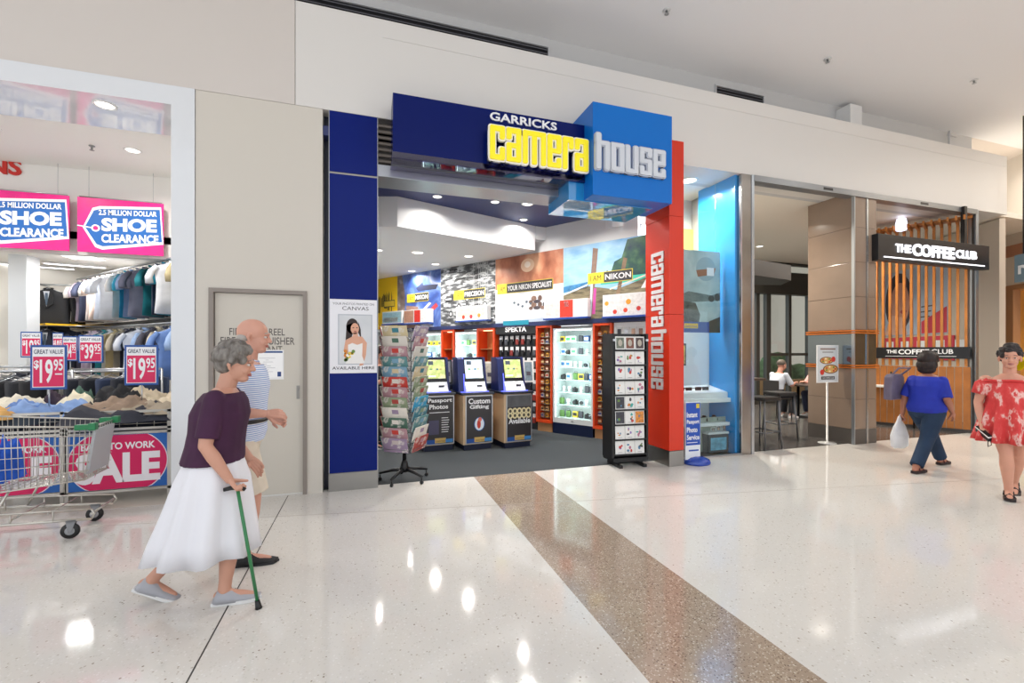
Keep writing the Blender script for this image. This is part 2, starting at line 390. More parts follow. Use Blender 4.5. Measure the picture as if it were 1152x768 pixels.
# ---------------- lights
def downlight(p, label, power, r=.075, color=(1, .96, .9), group='downlights', spot=None):
    t = thing('downlight', label, 'downlight', p, 0, group)
    MB(M('#f0f0f0', .4)).lathe([(r*1.25, 0), (r*1.25, -.006), (r, -.008), (r*.97, -.001)], 24).build('trim_ring', t)
    MB(M('#fff8ee', .5, emit=6.0)).lathe([(r*.95, -.003), (r*.01, -.0035)], 20).build('lamp', t)
    if power:
        ld = bpy.data.lights.new('downlight_lamp', 'AREA'); ld.shape = 'DISK'; ld.size = r*1.7; ld.energy = power; ld.color = color; ld.spread = math.radians(150)
        lo = bpy.data.objects.new('downlight_lamp', ld); C.objects.link(lo); lo.parent = t; lo.location = (0, 0, -.012)
    return t
# ---------------- interior of the camera shop
W0 = Vector((3.62, 7.09, 0)); WA = math.atan2(-.833, .553)       # wall line, x axis runs to the right along it
WX = Vector((.553, -.833, 0)); WN = Vector((-.833, -.553, 0))      # WN points into the shop
def onW(u, v, off=0.0):          # (distance along wall from W0, height) seen at u, v on a plane off in front of the wall
    dx, dy = ray(u); o = W0+WN*off
    # o + WX*a = t*(dx,dy)
    det = WX.x*(-dy)-(-dx)*WX.y
    a = ((-o.x)*(-dy)-(-dx)*(-o.y))/det
    t = (WX.x*(-o.y)-WX.y*(-o.x))/det
    return a, EYE-(v-395)/FOC*t, t
def wp(a, off=0.0, z=0.0): return W0+WX*a+WN*off+Vector((0, 0, z))
m_wallw = M('#dedede', .6)
def wallbox(name, mb, a0, a1, off0, off1, z0, z1): return mb
mb = MB(m_wallw); mb.box(-7.2, .0, 2.0, 1.0, .12, 3.9); struct('wall_shop_side', mb, loc=W0, rot=(0, 0, WA))
e = wp(-7.2)
struct('wall_shop_back', MB(m_wallw).box(-1.5, 13.0, 0, 3, 13.15, 4.1))
struct('wall_shop_left', MB(m_wallw).box(-.62, F0+.3, 0, -.5, 13.1, 4.1))
NZ, LZ = 3.81, 3.36
P1, P2, P3, P4 = (.44, 6.88), (2.96, 7.73), (3.52, 7.79), (3.68, 7.1)
struct('ceiling_navy', MB(M('#2c3568', .5)).box(-.5, F0+.02, NZ, 3.95, 13.1, NZ+.1))
struct('ceiling_shop', MB(m_shopceil).prism([(-.5, 7.2), P1, P2, (1.7, 11.5), (.4, 13.0), (-.5, 13.0)], NZ-LZ-.001, 'z', LZ))
struct('ceiling_shop', MB(m_shopceil).prism([(P2[0]+.01, P2[1]), P3, (3.9, 6.6), (4.4, 6.1), (4.0, 7.0), (1.2, 12.2)], NZ-3.57-.001, 'z', 3.57))
# shutter housing and head track
mb = MB(M('#2a2522', .6)); mb.box(cx1, F0+.02, 3.56, 3.7, F0+.42, FZ)
for i in range(7):
    mb.use(M('#6a625c', .4, .5)).tube([(cx1, F0+.01, 3.6+.065*i), (3.7, F0+.01, 3.6+.065*i)], .022, 6)
struct('trim_4', mb)
mb = MB(M('#a5a7ac', .3, .9)); mb.box(cx1, F0-.03, 3.42, 3.74, F0+.34, 3.55, .006); struct('trim_5', mb)
# world
w = bpy.data.worlds.new('world'); bpy.context.scene.world = w; w.use_nodes = True
w.node_tree.nodes['Background'].inputs['Color'].default_value = (.93, .96, 1, 1); w.node_tree.nodes['Background'].inputs['Strength'].default_value = 1.75
sl = bpy.data.lights.new('sun', 'SUN'); sl.energy = 2.6; sl.angle = .02; sl.color = (1, .97, .92)
so = bpy.data.objects.new('sun', sl); C.objects.link(so); so.rotation_euler = (math.radians(-17), math.radians(-6), 0); so.rotation_euler = Vector((-.1, -.31, .95)).to_track_quat('Z', 'Y').to_euler()
# ================================================================ CAMERA SHOP FRONT
# red corner column with the vertical shop name
RX0, RY0, RX1 = 3.74, 4.9, 3.965
t = thing('red_column', 'red clad corner column with vertical camera house lettering beside the shop entrance', 'column', (RX0, RY0, 0))
RH = 4.25; D = .52
mb = MB(m_red); mb.box(0, 0, .205, RX1-RX0, D, 1.98, .003).box(0, 0, 1.984, RX1-RX0, D, 3.26, .003).box(0, 0, 3.264, RX1-RX0, D, RH, .003); mb.build('cladding', t)
MB(m_brushed).box(-.003, -.003, 0, RX1-RX0+.003, D, .2, .003).build('kick_plate', t)
mb = MB(M('#c9cacd', .3)); mb.at((-.002, .27, 0), (PI/2, 0, -PI/2))
# letters run downwards on the side face: rotate art so that text x goes down
mb.X = Matrix.Translation((-.002, .27, 0)) @ Matrix(((0, 0, -1, 0), (0, 1, 0, 0), (-1, 0, 0, 0), (0, 0, 0, 1)))
mb.X = Matrix.Translation((-.002, .0, 0)) @ Matrix(((0, 0, -1, 0), (0, -1, 0, 0), (-1, 0, 0, 0), (0, 0, 0, 1)))
MBX = mb.X
mb.use(M('#e9e4e2', .35)).block('camera', -2.83, -.37, -1.83, -.11, .012)
mb.use(M('#d6cfcd', .35)).block('house', -1.79, -.37, -.99, -.05, .012)
mb.build('lettering', t)
# dark blue name box
def lettered(mbx, s_, x0, y0, x1, y1, d, off): mbx.text(s_, x0, y0, x1, y1, d, off)
bx0, bx1, by = .261, 2.50, 4.81
t = thing('shop_sign', 'long navy box sign with raised yellow camera lettering over the shop entrance', 'sign', (bx0, by, 3.5))
w_ = bx1-bx0
MB(M('#08195e', .24, spec=.15)).box(0, 0, .075, w_, F0-by, .69, .004).build('sign_box', t)
MB(glass_mat('perspex', '#c8c4e0', .3)).box(-.01, -.02, 0, w_+.0, .3, .012).box(-.01, -.02, 0, w_, -.01, .07).build('perspex_tray', t)
zz = lambda u, v: ZY(u, v, by)-3.5
xx = lambda u: XY(u, by)-bx0
mb = MB(M('#f4f4f8', .3)); mb.at((0, -.001, 0), FACE); mb.text('GARRICKS', xx(551), zz(552, 135.5), xx(626), zz(552, 126.0), .012, .02); mb.build('name_lettering', t)
LY = 4.66; zl = lambda u, v: ZY(u, v, LY)-3.5; xl = lambda u: XY(u, LY)-bx0
mb = MB(M('#0d1d62', .3)); mb.at((0, -.001, 0), FACE); mb.block('camera', xl(551.5), zl(551, 177.8), xl(662), zl(551, 139.5), .1, .0); mb.build('letter_standoff', t)
mb = MB(M('#f2f2f2', .3)); mb.at((0, -.1, 0), FACE); mb.block('camera', xl(551.5), zl(551, 177.8), xl(662), zl(551, 139.5), .03, .018); mb.build('letter_edge', t)
mb = MB(M('#f2e21a', .3, emit=.25)); mb.at((0, -.13, 0), FACE); mb.block('camera', xl(551.5), zl(551, 177.8), xl(662), zl(551, 139.5), .02, 0); mb.build('camera_lettering', t)
# light blue square box
sx0, sx1, sy = 2.47, 3.55, 4.6
t = thing('shop_sign', 'light blue square box sign with white house lettering beside the red column', 'sign', (sx0, sy, 3.3))
MB(M('#0a6cc4', .28, spec=.25)).box(0, 0, 0, sx1-sx0, F0-sy, 1.067, .004).build('sign_box', t)
MB(M('#1683c4', .05, coat=1.0)).box(-.2, .22, -.01, .95, .84, .23, .003).build('underside_box', t)
zz = lambda u, v: ZY(u, v, sy)-3.3
xx = lambda u: XY(u, sy)-sx0
mb = MB(M('#b4bac6', .3)); mb.at((0, -.001, 0), FACE); mb.block('house', xx(669), zz(668, 190.5), xx(746), zz(668, 150.5), .035, .014); mb.build('letter_edge', t)
mb = MB(M('#cfd4dc', .3)); mb.at((0, -.035, 0), FACE); mb.block('house', xx(669), zz(668, 190.5), xx(746), zz(668, 150.5), .012, 0); mb.build('house_lettering', t)
# bride poster on the navy column
px0, px1 = XY(371, F0), XY(424, F0); pz0, pz1 = ZY(397, 419.5, F0), ZY(397, 337, F0); W_, H_ = px1-px0, pz1-pz0
mb = MB(M('#e9e9ee', .3)); mb.box(0, -.012, 0, W_, -.001, H_); mb.at((0, -.0121, 0), FACE)
mb.word('YOUR PHOTOS PRINTED ON', .03, H_*.925, W_-.03, H_*.955, M('#5a5a62'), 1, .0)
mb.word('CANVAS', W_*.26, H_*.855, W_*.82, H_*.905, M('#3a3a40'), 1, .0)
mb.word('AVAILABLE HERE', .025, H_*.05, W_-.025, H_*.09, M('#2e2e34'), 1, .01)
a0, a1, b0, b1 = W_*.17, W_*.9, H_*.115, H_*.80
mb.rect(a0, b0, a1, b1, M('#b9bdc6', .4), 1)
mb.rect(a0+.012, b0+.012, a1-.012, b1-.012, ramp_mat('poster_backdrop', [(.3, '#c9cdd2'), (.7, '#dadcdf')], nscale=3), 2)
cx = (a0+a1)/2; hair = M('#2a1a16', .5); skin = M('#dba58a', .5); drs = M('#eceae8', .5)
mb.disc(cx-.03, b1-.13, .062, .085, hair, 3); mb.shape([(cx-.10, b1-.30), (cx-.09, b1-.12), (cx-.02, b1-.09), (cx-.03, b1-.22), (cx-.06, b1-.34)], hair, 3); mb.shape([(cx+.03, b1-.08), (cx+.055, b1-.16), (cx+.06, b1-.26), (cx+.03, b1-.2)], hair, 3)
mb.shape([(cx-.1, b1-.28), (cx-.03, b1-.24), (cx+.07, b1-.24), (cx+.12, b1-.31), (cx+.11, b1-.44), (cx+.08, b1-.55), (cx+.04, b1-.56), (cx+.07, b1-.42), (cx+.05, b1-.36), (cx-.07, b1-.36), (cx-.08, b1-.48), (cx-.1, b1-.5), (cx-.12, b1-.4)], skin, 4)
mb.disc(cx-.005, b1-.155, .042, .06, skin, 5); mb.shape([(cx-.02, b1-.2), (cx+.025, b1-.2), (cx+.03, b1-.26), (cx-.03, b1-.26)], skin, 5)
mb.disc(cx-.02, b1-.145, .009, .005, hair, 6); mb.disc(cx+.017, b1-.145, .009, .005, hair, 6); mb.disc(cx, b1-.187, .014, .006, M('#a3423e'), 6)
mb.shape([(cx-.075, b1-.33), (cx-.03, b1-.31), (cx+.02, b1-.33), (cx+.075, b1-.31), (cx+.07, b1-.45), (cx+.10, b0+.012), (cx-.10, b0+.012), (cx-.07, b1-.45)], drs, 5)
for k in range(14):
    random.seed(k); mb.disc(cx-.075+random.uniform(-.05, .06), b0+.09+random.uniform(-.05, .06), .018, .018, M(['#e8c84a', '#f2efe6', '#6f8f3e', '#d8862e', '#54782f'][k%5]), 6+k%3, 10)
mb.build('poster', None, (px0, F0, pz0), label='white canvas print poster of a bride in a strapless dress on the navy column', cat='poster')
# ---------------- big banners on the diagonal wall
def seg(u0, u1, off=.0): return onW(u0, 395, off)[0], onW(u1, 395, off)[0]
BZ0, BZ1 = 2.06, 3.355
WROT = (PI/2, 0, WA)
def banner(name, u0, u1, label, z0=BZ0, z1=BZ1, off=.03):
    a0, a1 = seg(u0, u1, off); o = wp(a0, off, z0)
    return MB(M('#dddddd', .4)), a1-a0-.004, z1-z0, o, dict(label=label, cat='banner')
def fin(mb, o, d, name='wall_banner', group='large photo banners above the shop cabinets'):
    return mb.build(name, None, o, WROT, group=group, **d)
yel = M('#f3c81c', .4)
def caption(mb, x, y, h, wy, wt, txt, L=8):
    mb.rect(x, y, x+wy, y+h, M('#e9cf3a', .4), L); mb.word('I AM', x+wy*.15, y+h*.25, x+wy*.85, y+h*.75, M('#4a441e'), L+1, .0)
    mb.rect(x+wy, y, x+wy+wt, y+h, M('#d8c43a', .4), L); mb.rect(x+wy+.008, y+.01, x+wy+wt-.012, y+h-.01, M('#3a3a3c', .4), L+1)
    mb.word(txt, x+wy+.03, y+h*.25, x+wy+wt-.03, y+h*.75, M('#e8e8e8'), L+2, .02)
def base(mb, W, H, mat_):
    mb.box(0, 0, -.004, W, H, 0); mb.rect(0, 0, W, H, mat_, 1)
mb, W_, H_, o, d = banner('', 414, 447.2, 'yellow banner with black line drawing at the far left of the shop wall')
base(mb, W_, H_, yel)
for k in range(16):
    x = W_-.25-.12*(k%5)-.02*k; mb.shape([(x, .42+.05*(k%4)), (x+.03, .42+.05*(k%4)), (x+.04, .8+.04*(k%3)), (x+.01, .95-.05*(k%5))], M('#3c3a28'), 2)
mb.rect(W_-.55, .55, W_-.1, .72, M('#4a4630'), 3); mb.rect(W_-.53, .57, W_-.12, .70, M('#d9b83a'), 4)
fin(mb, o, d)
mb, W_, H_, o, d = banner('', 447.2, 496, 'blue banner of a sailing ship between the yellow and the black and white one')
base(mb, W_, H_, ramp_mat('ship_picture', [(.25, '#3a2c34'), (.42, '#3c57a0'), (.55, '#6d8bc4'), (.68, '#c9c6d6'), (.8, '#a3564e')], nscale=1.6, dist=1.2))
mb.shape([(0, 0), (.28, 0), (.3, H_*.6), (.18, H_), (0, H_)], ramp_mat('ship_left', [(.3, '#2a2226'), (.55, '#8a7a74'), (.7, '#d0cdd0')], nscale=2.5), 2)
mb.shape([(W_*.2, 0), (W_*.55, 0), (W_*.5, H_*.38), (W_*.22, H_*.42)], M('#8d6f62', .5, noise_amt=.3, nscale=9), 3)
mb.shape([(W_*.5, H_*.1), (W_*.58, H_*.1), (W_*.95, H_*.36), (W_*.9, H_*.42)], M('#b23a44'), 4); mb.shape([(W_*.45, H_*.2), (W_*.5, H_*.18), (W_*.8, H_*.42), (W_*.75, H_*.44)], M('#e9e6ea'), 4)
mb.shape([(W_*.45, H_*.72), (W_*.6, H_*.82), (W_*.62, H_*.76), (W_*.95, H_*.74), (W_*.9, H_*.66), (W_*.5, H_*.66)], M('#262c48'), 4)
caption(mb, W_*.24, H_*.47, .2, .28, .5, 'NIKON'); fin(mb, o, d)
mb, W_, H_, o, d = banner('', 496, 557.6, 'black and white machinery banner captioned precision')
base(mb, W_, H_, ramp_mat('machine_picture', [(.3, '#2b2c2e'), (.48, '#55575a'), (.6, '#c9cbcc'), (.68, '#6b6d70')], kind='noise', nscale=4, scale=(1, 3, 1)))
random.seed(5)
for k in range(26):
    x, y = random.uniform(0, W_*.9), random.uniform(0, H_*.95); ww = random.uniform(.08, .45)
    mb.rect(x, y, min(W_, x+ww), y+random.uniform(.012, .04), M(random.choice(['#d9dadb', '#f1f1f1', '#1f2022', '#8f9193'])), 2+k%3)
for k in range(9):
    x = W_*.62+.05*k; mb.rect(x, H_*.2, x+.015, H_, M(random.choice(['#e4e4e4', '#9a9c9e', '#222426'])), 5)
for k in range(5): mb.disc(W_*.2+.25*k, H_*.2+.15*(k%3), .07, .07, M('#3a3b3e'), 5); mb.disc(W_*.2+.25*k, H_*.2+.15*(k%3), .04, .04, M('#b9babc'), 6)
caption(mb, W_*.26, H_*.43, .2, .3, .62, 'PRECISION'); fin(mb, o, d)
mb, W_, H_, o, d = banner('', 557.6, 634, 'banner with a warm sunset sky over white rocks between the machinery and seaside banners')
base(mb, W_, H_, ramp_mat('snow_picture', [(.3, '#b9bec8'), (.5, '#e4e6ea'), (.7, '#d3d6dc')], nscale=2))
mb.rect(0, H_*.52, W_, H_, ramp_mat('sunset_picture', [(.3, '#7c4430'), (.5, '#b9765a'), (.65, '#d9a684')], nscale=2.2, scale=(1, .6, 1)), 2)
mb.disc(W_*.5, H_*.84, .16, .13, M('#e6c3a4'), 3); mb.disc(W_*.5, H_*.85, .07, .06, M('#f8e9da'), 4)
for k in range(10):
    x = W_*.55+.07*(k%6); mb.disc(x, H_*.2+.06*(k%4), .05+.015*(k%3), .035+.02*(k%2), M(['#6e564c', '#8a6c5e', '#4a4248'][k%3], .5, noise_amt=.3, nscale=20), 3+k%3, 9)
for k in range(6): mb.disc(W_*.3+.1*k, H_*.3-.04*(k%3), .03, .025, M('#5c6a78'), 3, 8)
mb.shape([(0, 0), (W_, 0), (W_, H_*.06), (0, H_*.02)], M('#b7c4d6'), 3)
caption(mb, W_*.03, H_*.45, .2, .24, 1.1, 'YOUR NIKON SPECIALIST'); fin(mb, o, d)
mb, W_, H_, o, d = banner('', 634, 735, 'blue seaside banner with longtail boats below a green cliff nearest the red column')
base(mb, W_, H_, ramp_mat('sky_picture', [(.3, '#7fb4dc'), (.5, '#a9cfea'), (.7, '#5c9fd4')], nscale=1.2, scale=(1, 2, 1)))
mb.shape([(0, H_*.38), (W_*.3, H_*.42), (W_*.32, H_*.5), (0, H_*.46)], M('#3f7fae', .5, noise_amt=.3, nscale=12), 2)
mb.shape([(W_*.45, H_*.5), (W_*.52, H_*.62), (W_*.56, H_*.58), (W_*.6, H_*.72), (W_*.68, H_*.76), (W_*.74, H_*.98), (W_, H_), (W_, H_*.48)], ramp_mat('cliff_picture', [(.3, '#1e3a4e'), (.5, '#335a4c'), (.7, '#5a7f5a')], nscale=5), 3)
mb.rect(W_*.45, H_*.44, W_, H_*.52, M('#3cc0a8'), 4)
mb.shape([(0, H_*.34), (W_*.3, H_*.44), (W_*.62, H_*.36), (W_, H_*.5), (W_, 0), (0, 0)], ramp_mat('boat_picture', [(.3, '#4a4436'), (.5, '#857a60'), (.7, '#39352c')], nscale=3, scale=(1, 4, 1)), 5)
mb.shape([(0, H_*.34), (W_*.3, H_*.45), (W_*.3, H_*.47), (0, H_*.36)], M('#e3e3dc'), 6); mb.shape([(W_*.55, H_*.36), (W_, H_*.52), (W_, H_*.54), (W_*.55, H_*.38)], M('#d9d4c4'), 6)
mb.shape([(W_*.3, H_*.0), (W_*.35, 0), (W_*.42, H_*.92), (W_*.36, H_*.94)], M('#8a6f60', .5, noise_amt=.2), 6)
mb.shape([(W_*.62, H_*.3), (W_*.66, H_*.3), (W_*.74, H_*.74), (W_*.70, H_*.76)], M('#7d6650', .5, noise_amt=.2), 6)
mb.shape([(W_*.35, H_*.06), (W_*.385, H_*.06), (W_*.4, H_*.4), (W_*.37, H_*.4)], M('#c84a9c'), 7); mb.shape([(W_*.32, H_*.04), (W_*.34, H_*.04), (W_*.36, H_*.5), (W_*.335, H_*.5)], M('#cfe0ee'), 7)
mb.shape([(W_*.88, H_*.35), (W_, H_*.35), (W_, H_*.6)], M('#e9e9e9'), 7)
caption(mb, W_*.3, H_*.46, .19, .3, .52, 'NIKON', 9); fin(mb, o, d)
# ---------------- cabinets below
def cab_frame(name, u0, u1, label, cat, group=None):
    a0, a1 = seg(u0, u1); t = thing(name, label, cat, wp(a0), WA, group)
    return t, a1-a0
CT = 1.98
m_or = M('#d9481c', .3); m_wood = M('#b8875c', .45, noise_amt=.12, nscale=3)
# lit glass showcases: box open at the front, glass shelves, led strips
def showcase(u0, u1, label, nshelf=7, z0=.2, z1=CT-.06):
    t, W_ = cab_frame('glass_showcase', u0, u1, label, 'display case')
    D = .42
    MB(M('#14203e', .35)).box(0, .0, 0, W_, D, z0-.0).build('plinth', t)
    mb = MB(M('#d7dcdb', .4)); mb.box(0, 0, z0, .035, D, z1).box(W_-.035, 0, z0, W_, D, z1).box(.035, 0, z0, W_-.035, D, z0+.09).box(.035, 0, z1-.03, W_-.035, D, z1).box(.035, D-.02, z0, W_-.035, D, z1); mb.build('carcass', t)
    MB(M('#f4fbff', .5, emit=7)).box(.05, .02, z1-.045, W_-.05, .05, z1-.031).build('led_strip', t)
    MB(M('#f4fbff', .5, emit=7)).box(.036, .02, z0+.1, .046, .035, z1-.05).build('led_strip', t)
    MB(M('#f4fbff', .5, emit=7)).box(W_-.046, .02, z0+.1, W_-.036, .035, z1-.05).build('led_strip', t)
    zs = []
    for k in range(nshelf):
        z = z0+.09+(z1-z0-.12)*k/nshelf; zs.append(z+.008)
        if k: MB(M('#cfe6df', .1, alpha=.6)).box(.036, .04, z, W_-.036, D-.03, z+.008).build('glass_shelf', t)
        else: zs[-1] = z+.001
    MB(GLASS).box(.03, .004, z0+.08, W_-.03, .008, z1-.02).build('glass_door', t)
    ld = bpy.data.lights.new('showcase_fill_lamp', 'AREA'); ld.shape = 'RECTANGLE'; ld.size = W_-.2; ld.size_y = z1-z0-.3; ld.energy = 16; ld.color = (.93, 1, 1)  # area lamp added to brighten the case beyond its led strips
    lo = bpy.data.objects.new('showcase_fill_lamp', ld); C.objects.link(lo); lo.parent = t; lo.location = (W_/2, .015, (z0+z1)/2); lo.rotation_euler = (PI/2, 0, 0); lo.visible_camera = True
    MB(m_steel).box(W_/2-.02, -.008, z0+.035, W_/2+.02, 0, z0+.055, .002).build('lock', t)
    return t, W_, zs
def rotp(t, x, y, z):
    return t.location+WX*x-WN*y+Vector((0, 0, z))
ORD = ['top', 'second', 'third', 'fourth', 'fifth', 'sixth', 'seventh', 'eighth', 'ninth', 'tenth', 'eleventh', 'twelfth', 'thirteenth', 'fourteenth', 'fifteenth']
# small goods (local: stands on z=0, front towards -y)
def cam_proto(col):
    t = thing('camera', None, 'camera'); MB(M(col, .4)).box(-.055, -.02, 0, .055, .02, .075, .008).box(-.02, -.018, .07, .02, .018, .092, .005).build('body', t)
    MB(M('#26262a', .3)).lathe([(.032, -.02), (.034, -.05), (.03, -.075), (.022, -.075), (.018, -.06)], 16, (0, 0, .04), 'y').build('lens', t); return t
def lens_proto(col):
    t = thing('camera_lens', None, 'lens'); MB(M(col, .35)).lathe([(.028, 0), (.034, .01), (.034, .05), (.03, .055), (.034, .06), (.036, .1), (.03, .105)], 16).build('barrel', t)
    MB(M('#8a8a8e', .3, .6)).lathe([(.0355, .03), (.0358, .04)], 16).build('ring', t); return t
def box_proto(col, col2):
    t = thing('product_box', None, 'box'); MB(M(col, .4)).box(-.05, -.035, 0, .05, .035, .11, .003).build('carton', t); MB(M(col2, .4)).box(-.04, -.0362, .03, .04, -.0352, .085).build('front_print', t); return t
def case_proto(col):
    t = thing('camera_pouch', None, 'pouch'); MB(M(col, .6)).box(-.045, -.025, 0, .045, .025, .12, .018).build('pouch_body', t); MB(M('#77777c', .5)).tube([(-.03, 0, .115), (-.025, 0, .15), (.025, 0, .15), (.03, 0, .115)], .004, 6).build('strap', t); return t
protos = [cam_proto('#1c1c20'), lens_proto('#1f1f22'), box_proto('#e9e6dc', '#3a6ea8'), box_proto('#e8c63a', '#26262a'), case_proto('#3c3c44'), cam_proto('#b9bcc2'), lens_proto('#e4e4e4'), box_proto('#1e4a8c', '#e9e9e9'), case_proto('#5a7c3e'), box_proto('#f2f2f2', '#3ca85a')]
pdesc = ['black compact camera', 'black camera lens', 'cream product box', 'yellow product box', 'dark soft camera pouch', 'silver compact camera', 'white camera lens', 'blue product box', 'green camera pouch', 'green and white box']
used_p = set()
def place(proto_i, loc, rot, label, group):
    if proto_i not in used_p:
        used_p.add(proto_i); o = protos[proto_i]
    else: o = copy_tree(protos[proto_i])
    o.location = loc; o.rotation_euler = (0, 0, rot); o['label'] = label; o['group'] = group
    return o
HPOS = ['far left', 'left', 'centre left', 'centre', 'centre right', 'right', 'far right']
def fill(t, W_, zs, where, grp, n=6, seed=1):
    random.seed(seed)
    for r, z in enumerate(reversed(zs)):
        for k in range(n):
            pi = random.randrange(len(protos)); x = .1+(W_-.2)*k/(n-1); y = .16+random.uniform(0, .08)
            place(pi, rotp(t, x, y, z), WA+random.uniform(-.3, .3), '%s, %s shelf of %s, %s' % (pdesc[pi], ORD[r], where, HPOS[int(round(k*6/(n-1)))]), grp)
t, W_, zs = showcase(622, 667, 'tall brightly lit glass showcase between the two narrow orange cabinets', 7, .2)
fill(t, W_, zs, 'the tall showcase', 'goods in the tall lit showcase', 6, 3)
t, W_, zs = showcase(512, 536.5, 'narrow lit glass showcase on the back wall behind the photo kiosks', 6)
fill(t, W_, zs[3:], 'the case behind the kiosks', 'goods in the lit case behind the kiosks', 4, 5)
t, W_, zs = showcase(474, 496.5, 'lit glass showcase at the back, left of the orange niche', 6)
fill(t, W_, zs[3:], 'the far back case', 'goods in the lit case at the far back', 4, 8)
# narrow orange cabinets full of small packets
pk = {}
def packet(ci):
    cols = ['#d8b078', '#c9803c', '#e2d6c0', '#a86a44', '#d9a23c', '#8a4a34', '#c8c0b4']
    if ci in pk: return copy_tree(pk[ci])
    t = thing('film_packet', None, 'packet'); MB(M(cols[ci], .4)).box(-.036, -.012, 0, .036, .012, .07, .004).box(-.02, -.002, .07, .02, .002, .085).build('carton', t)
    MB(M(['#3c3430', '#f0e8d8', '#b03a2a', '#e8d8a0', '#5a3a2a', '#e9d9b9', '#2c4c8c'][ci], .4)).box(-.028, -.0128, .02, .028, -.0122, .05).build('label_print', t)
    pk[ci] = t; return t
CN = ['warm cream', 'brown', 'pale', 'rust brown', 'amber', 'dark red brown', 'light grey']
def orange_cab(u0, u1, label, where, grp, rows=13, cols=3, dz=0.0):
    t, W_ = cab_frame('narrow_cabinet', u0, u1, label, 'cabinet'); D = .3
    MB(m_wood).box(.02, .02, 0, W_-.02, D, .17).build('plinth', t)
    mb = MB(m_or); mb.box(0, -.02, .17, .035, D, CT).box(W_-.035, -.02, .17, W_, D, CT).box(.035, -.02, .17, W_-.035, D, .22).box(.035, -.02, CT-.04, W_-.035, D, CT); mb.build('frame', t)
    MB(M('#a87850', .5)).box(.035, D-.1, .22, W_-.035, D-.08, CT-.04).build('back_panel', t)
    for r in range(rows):
        z = .26+(CT-.34)*r/rows
        MB(m_steel).box(.04, .06, z-.008, W_-.04, D-.1, z-.002).build('shelf', t)
        for c in range(cols):
            ci = random.randrange(7); o = packet(ci); x = .075+(W_-.15)*c/(cols-1)
            o.location = rotp(t, x, .1, z-.002); o.rotation_euler = (0, 0, WA); o['group'] = grp
            o['label'] = '%s packet, %s, %s row down, %s' % (CN[ci], where, ORD[rows-1-r], ['left', 'middle', 'right'][c])
random.seed(11)
orange_cab(667.5, 689, 'narrow orange framed cabinet of small packets right of the lit showcase', 'orange cabinet right of showcase', 'packets in the right orange cabinet')
orange_cab(603.5, 621.5, 'narrow orange framed cabinet of small packets left of the lit showcase', 'orange cabinet left of showcase', 'packets in the left orange cabinet')
def niche(u0, u1, label):
    t, W_ = cab_frame('lit_niche', u0, u1, label, 'cabinet')
    mb = MB(m_or); mb.box(0, -.02, .17, .05, .3, CT).box(W_-.05, -.02, .17, W_, .3, CT).box(.05, -.02, .17, W_-.05, .3, .22).box(.05, -.02, CT-.04, W_-.05, .3, CT); mb.build('frame', t)
    MB(M('#c98450', .5)).box(.05, .26, .22, W_-.05, .28, CT-.04).build('back_panel', t)
    MB(M('#ffd9a8', .5, emit=3)).box(.08, .1, CT-.055, W_-.08, .16, CT-.041).build('lamp_strip', t)
    for k in range(5):
        z = .5+.26*k; MB(m_wood).box(.05, .03, z, W_-.05, .26, z+.012).build('shelf', t)
niche(497, 511.5, 'slim orange niche cabinet behind the spinning card rack')
niche(537, 557, 'orange and timber framed niche left of the black pouch display')
# pegboard of pouches
t, W_ = cab_frame('pouch_display', 558, 603, 'black pegboard display of hanging pouches under the white lettered header', 'display')
MB(M('#23262c', .5)).box(0, .1, .0, W_, .14, CT-.12).build('backboard', t)
MB(M('#1a1c20', .4)).box(0, -.01, CT-.14, W_, .04, CT+.03).build('header', t)
mb = MB(M('#f2f2f2', .4, emit=.3)); mb.at((0, -.0105, CT-.12), FACE); mb.text('SPEKTA', W_*.25, .02, W_*.78, .12, 0, .03); mb.build('lettering', t)
MB(M('#1d8fa8', .4)).box(W_*.22, -.04, CT+.031, W_*.85, .03, CT+.12).build('teal_box', t)
random.seed(4); pc = {}
def pouch(ci):
    if ci in pc: return copy_tree(pc[ci])
    cols = ['#17171b', '#2b2b30', '#4a4d55', '#8a2f2a']
    t = thing('hanging_pouch', None, 'pouch'); MB(M('#e4e4e6', .4)).box(-.04, -.004, -.06, .04, .0, .045).build('header_card', t)
    MB(M(cols[ci], .55)).box(-.035, -.03, -.13, .035, .003, -.02, .012).build('pouch_body', t); MB(m_steel).tube([(0, .02, .02), (0, -.02, .02), (0, -.025, .03)], .003, 6).build('peg_hook', t)
    pc[ci] = t; return t
for r in range(8):
    for c in range(7):
        ci = random.randrange(4); o = pouch(ci); x = .08+(W_-.16)*c/6
        o.location = rotp(t, x, .07, CT-.22-.215*r); o.rotation_euler = (0, 0, WA); o['group'] = 'pouches on the pegboard'
        o['label'] = '%s pouch on the pegboard, %s row down, column %d from the left' % (['black', 'charcoal', 'grey', 'dark red'][ci], ORD[r], c+1)
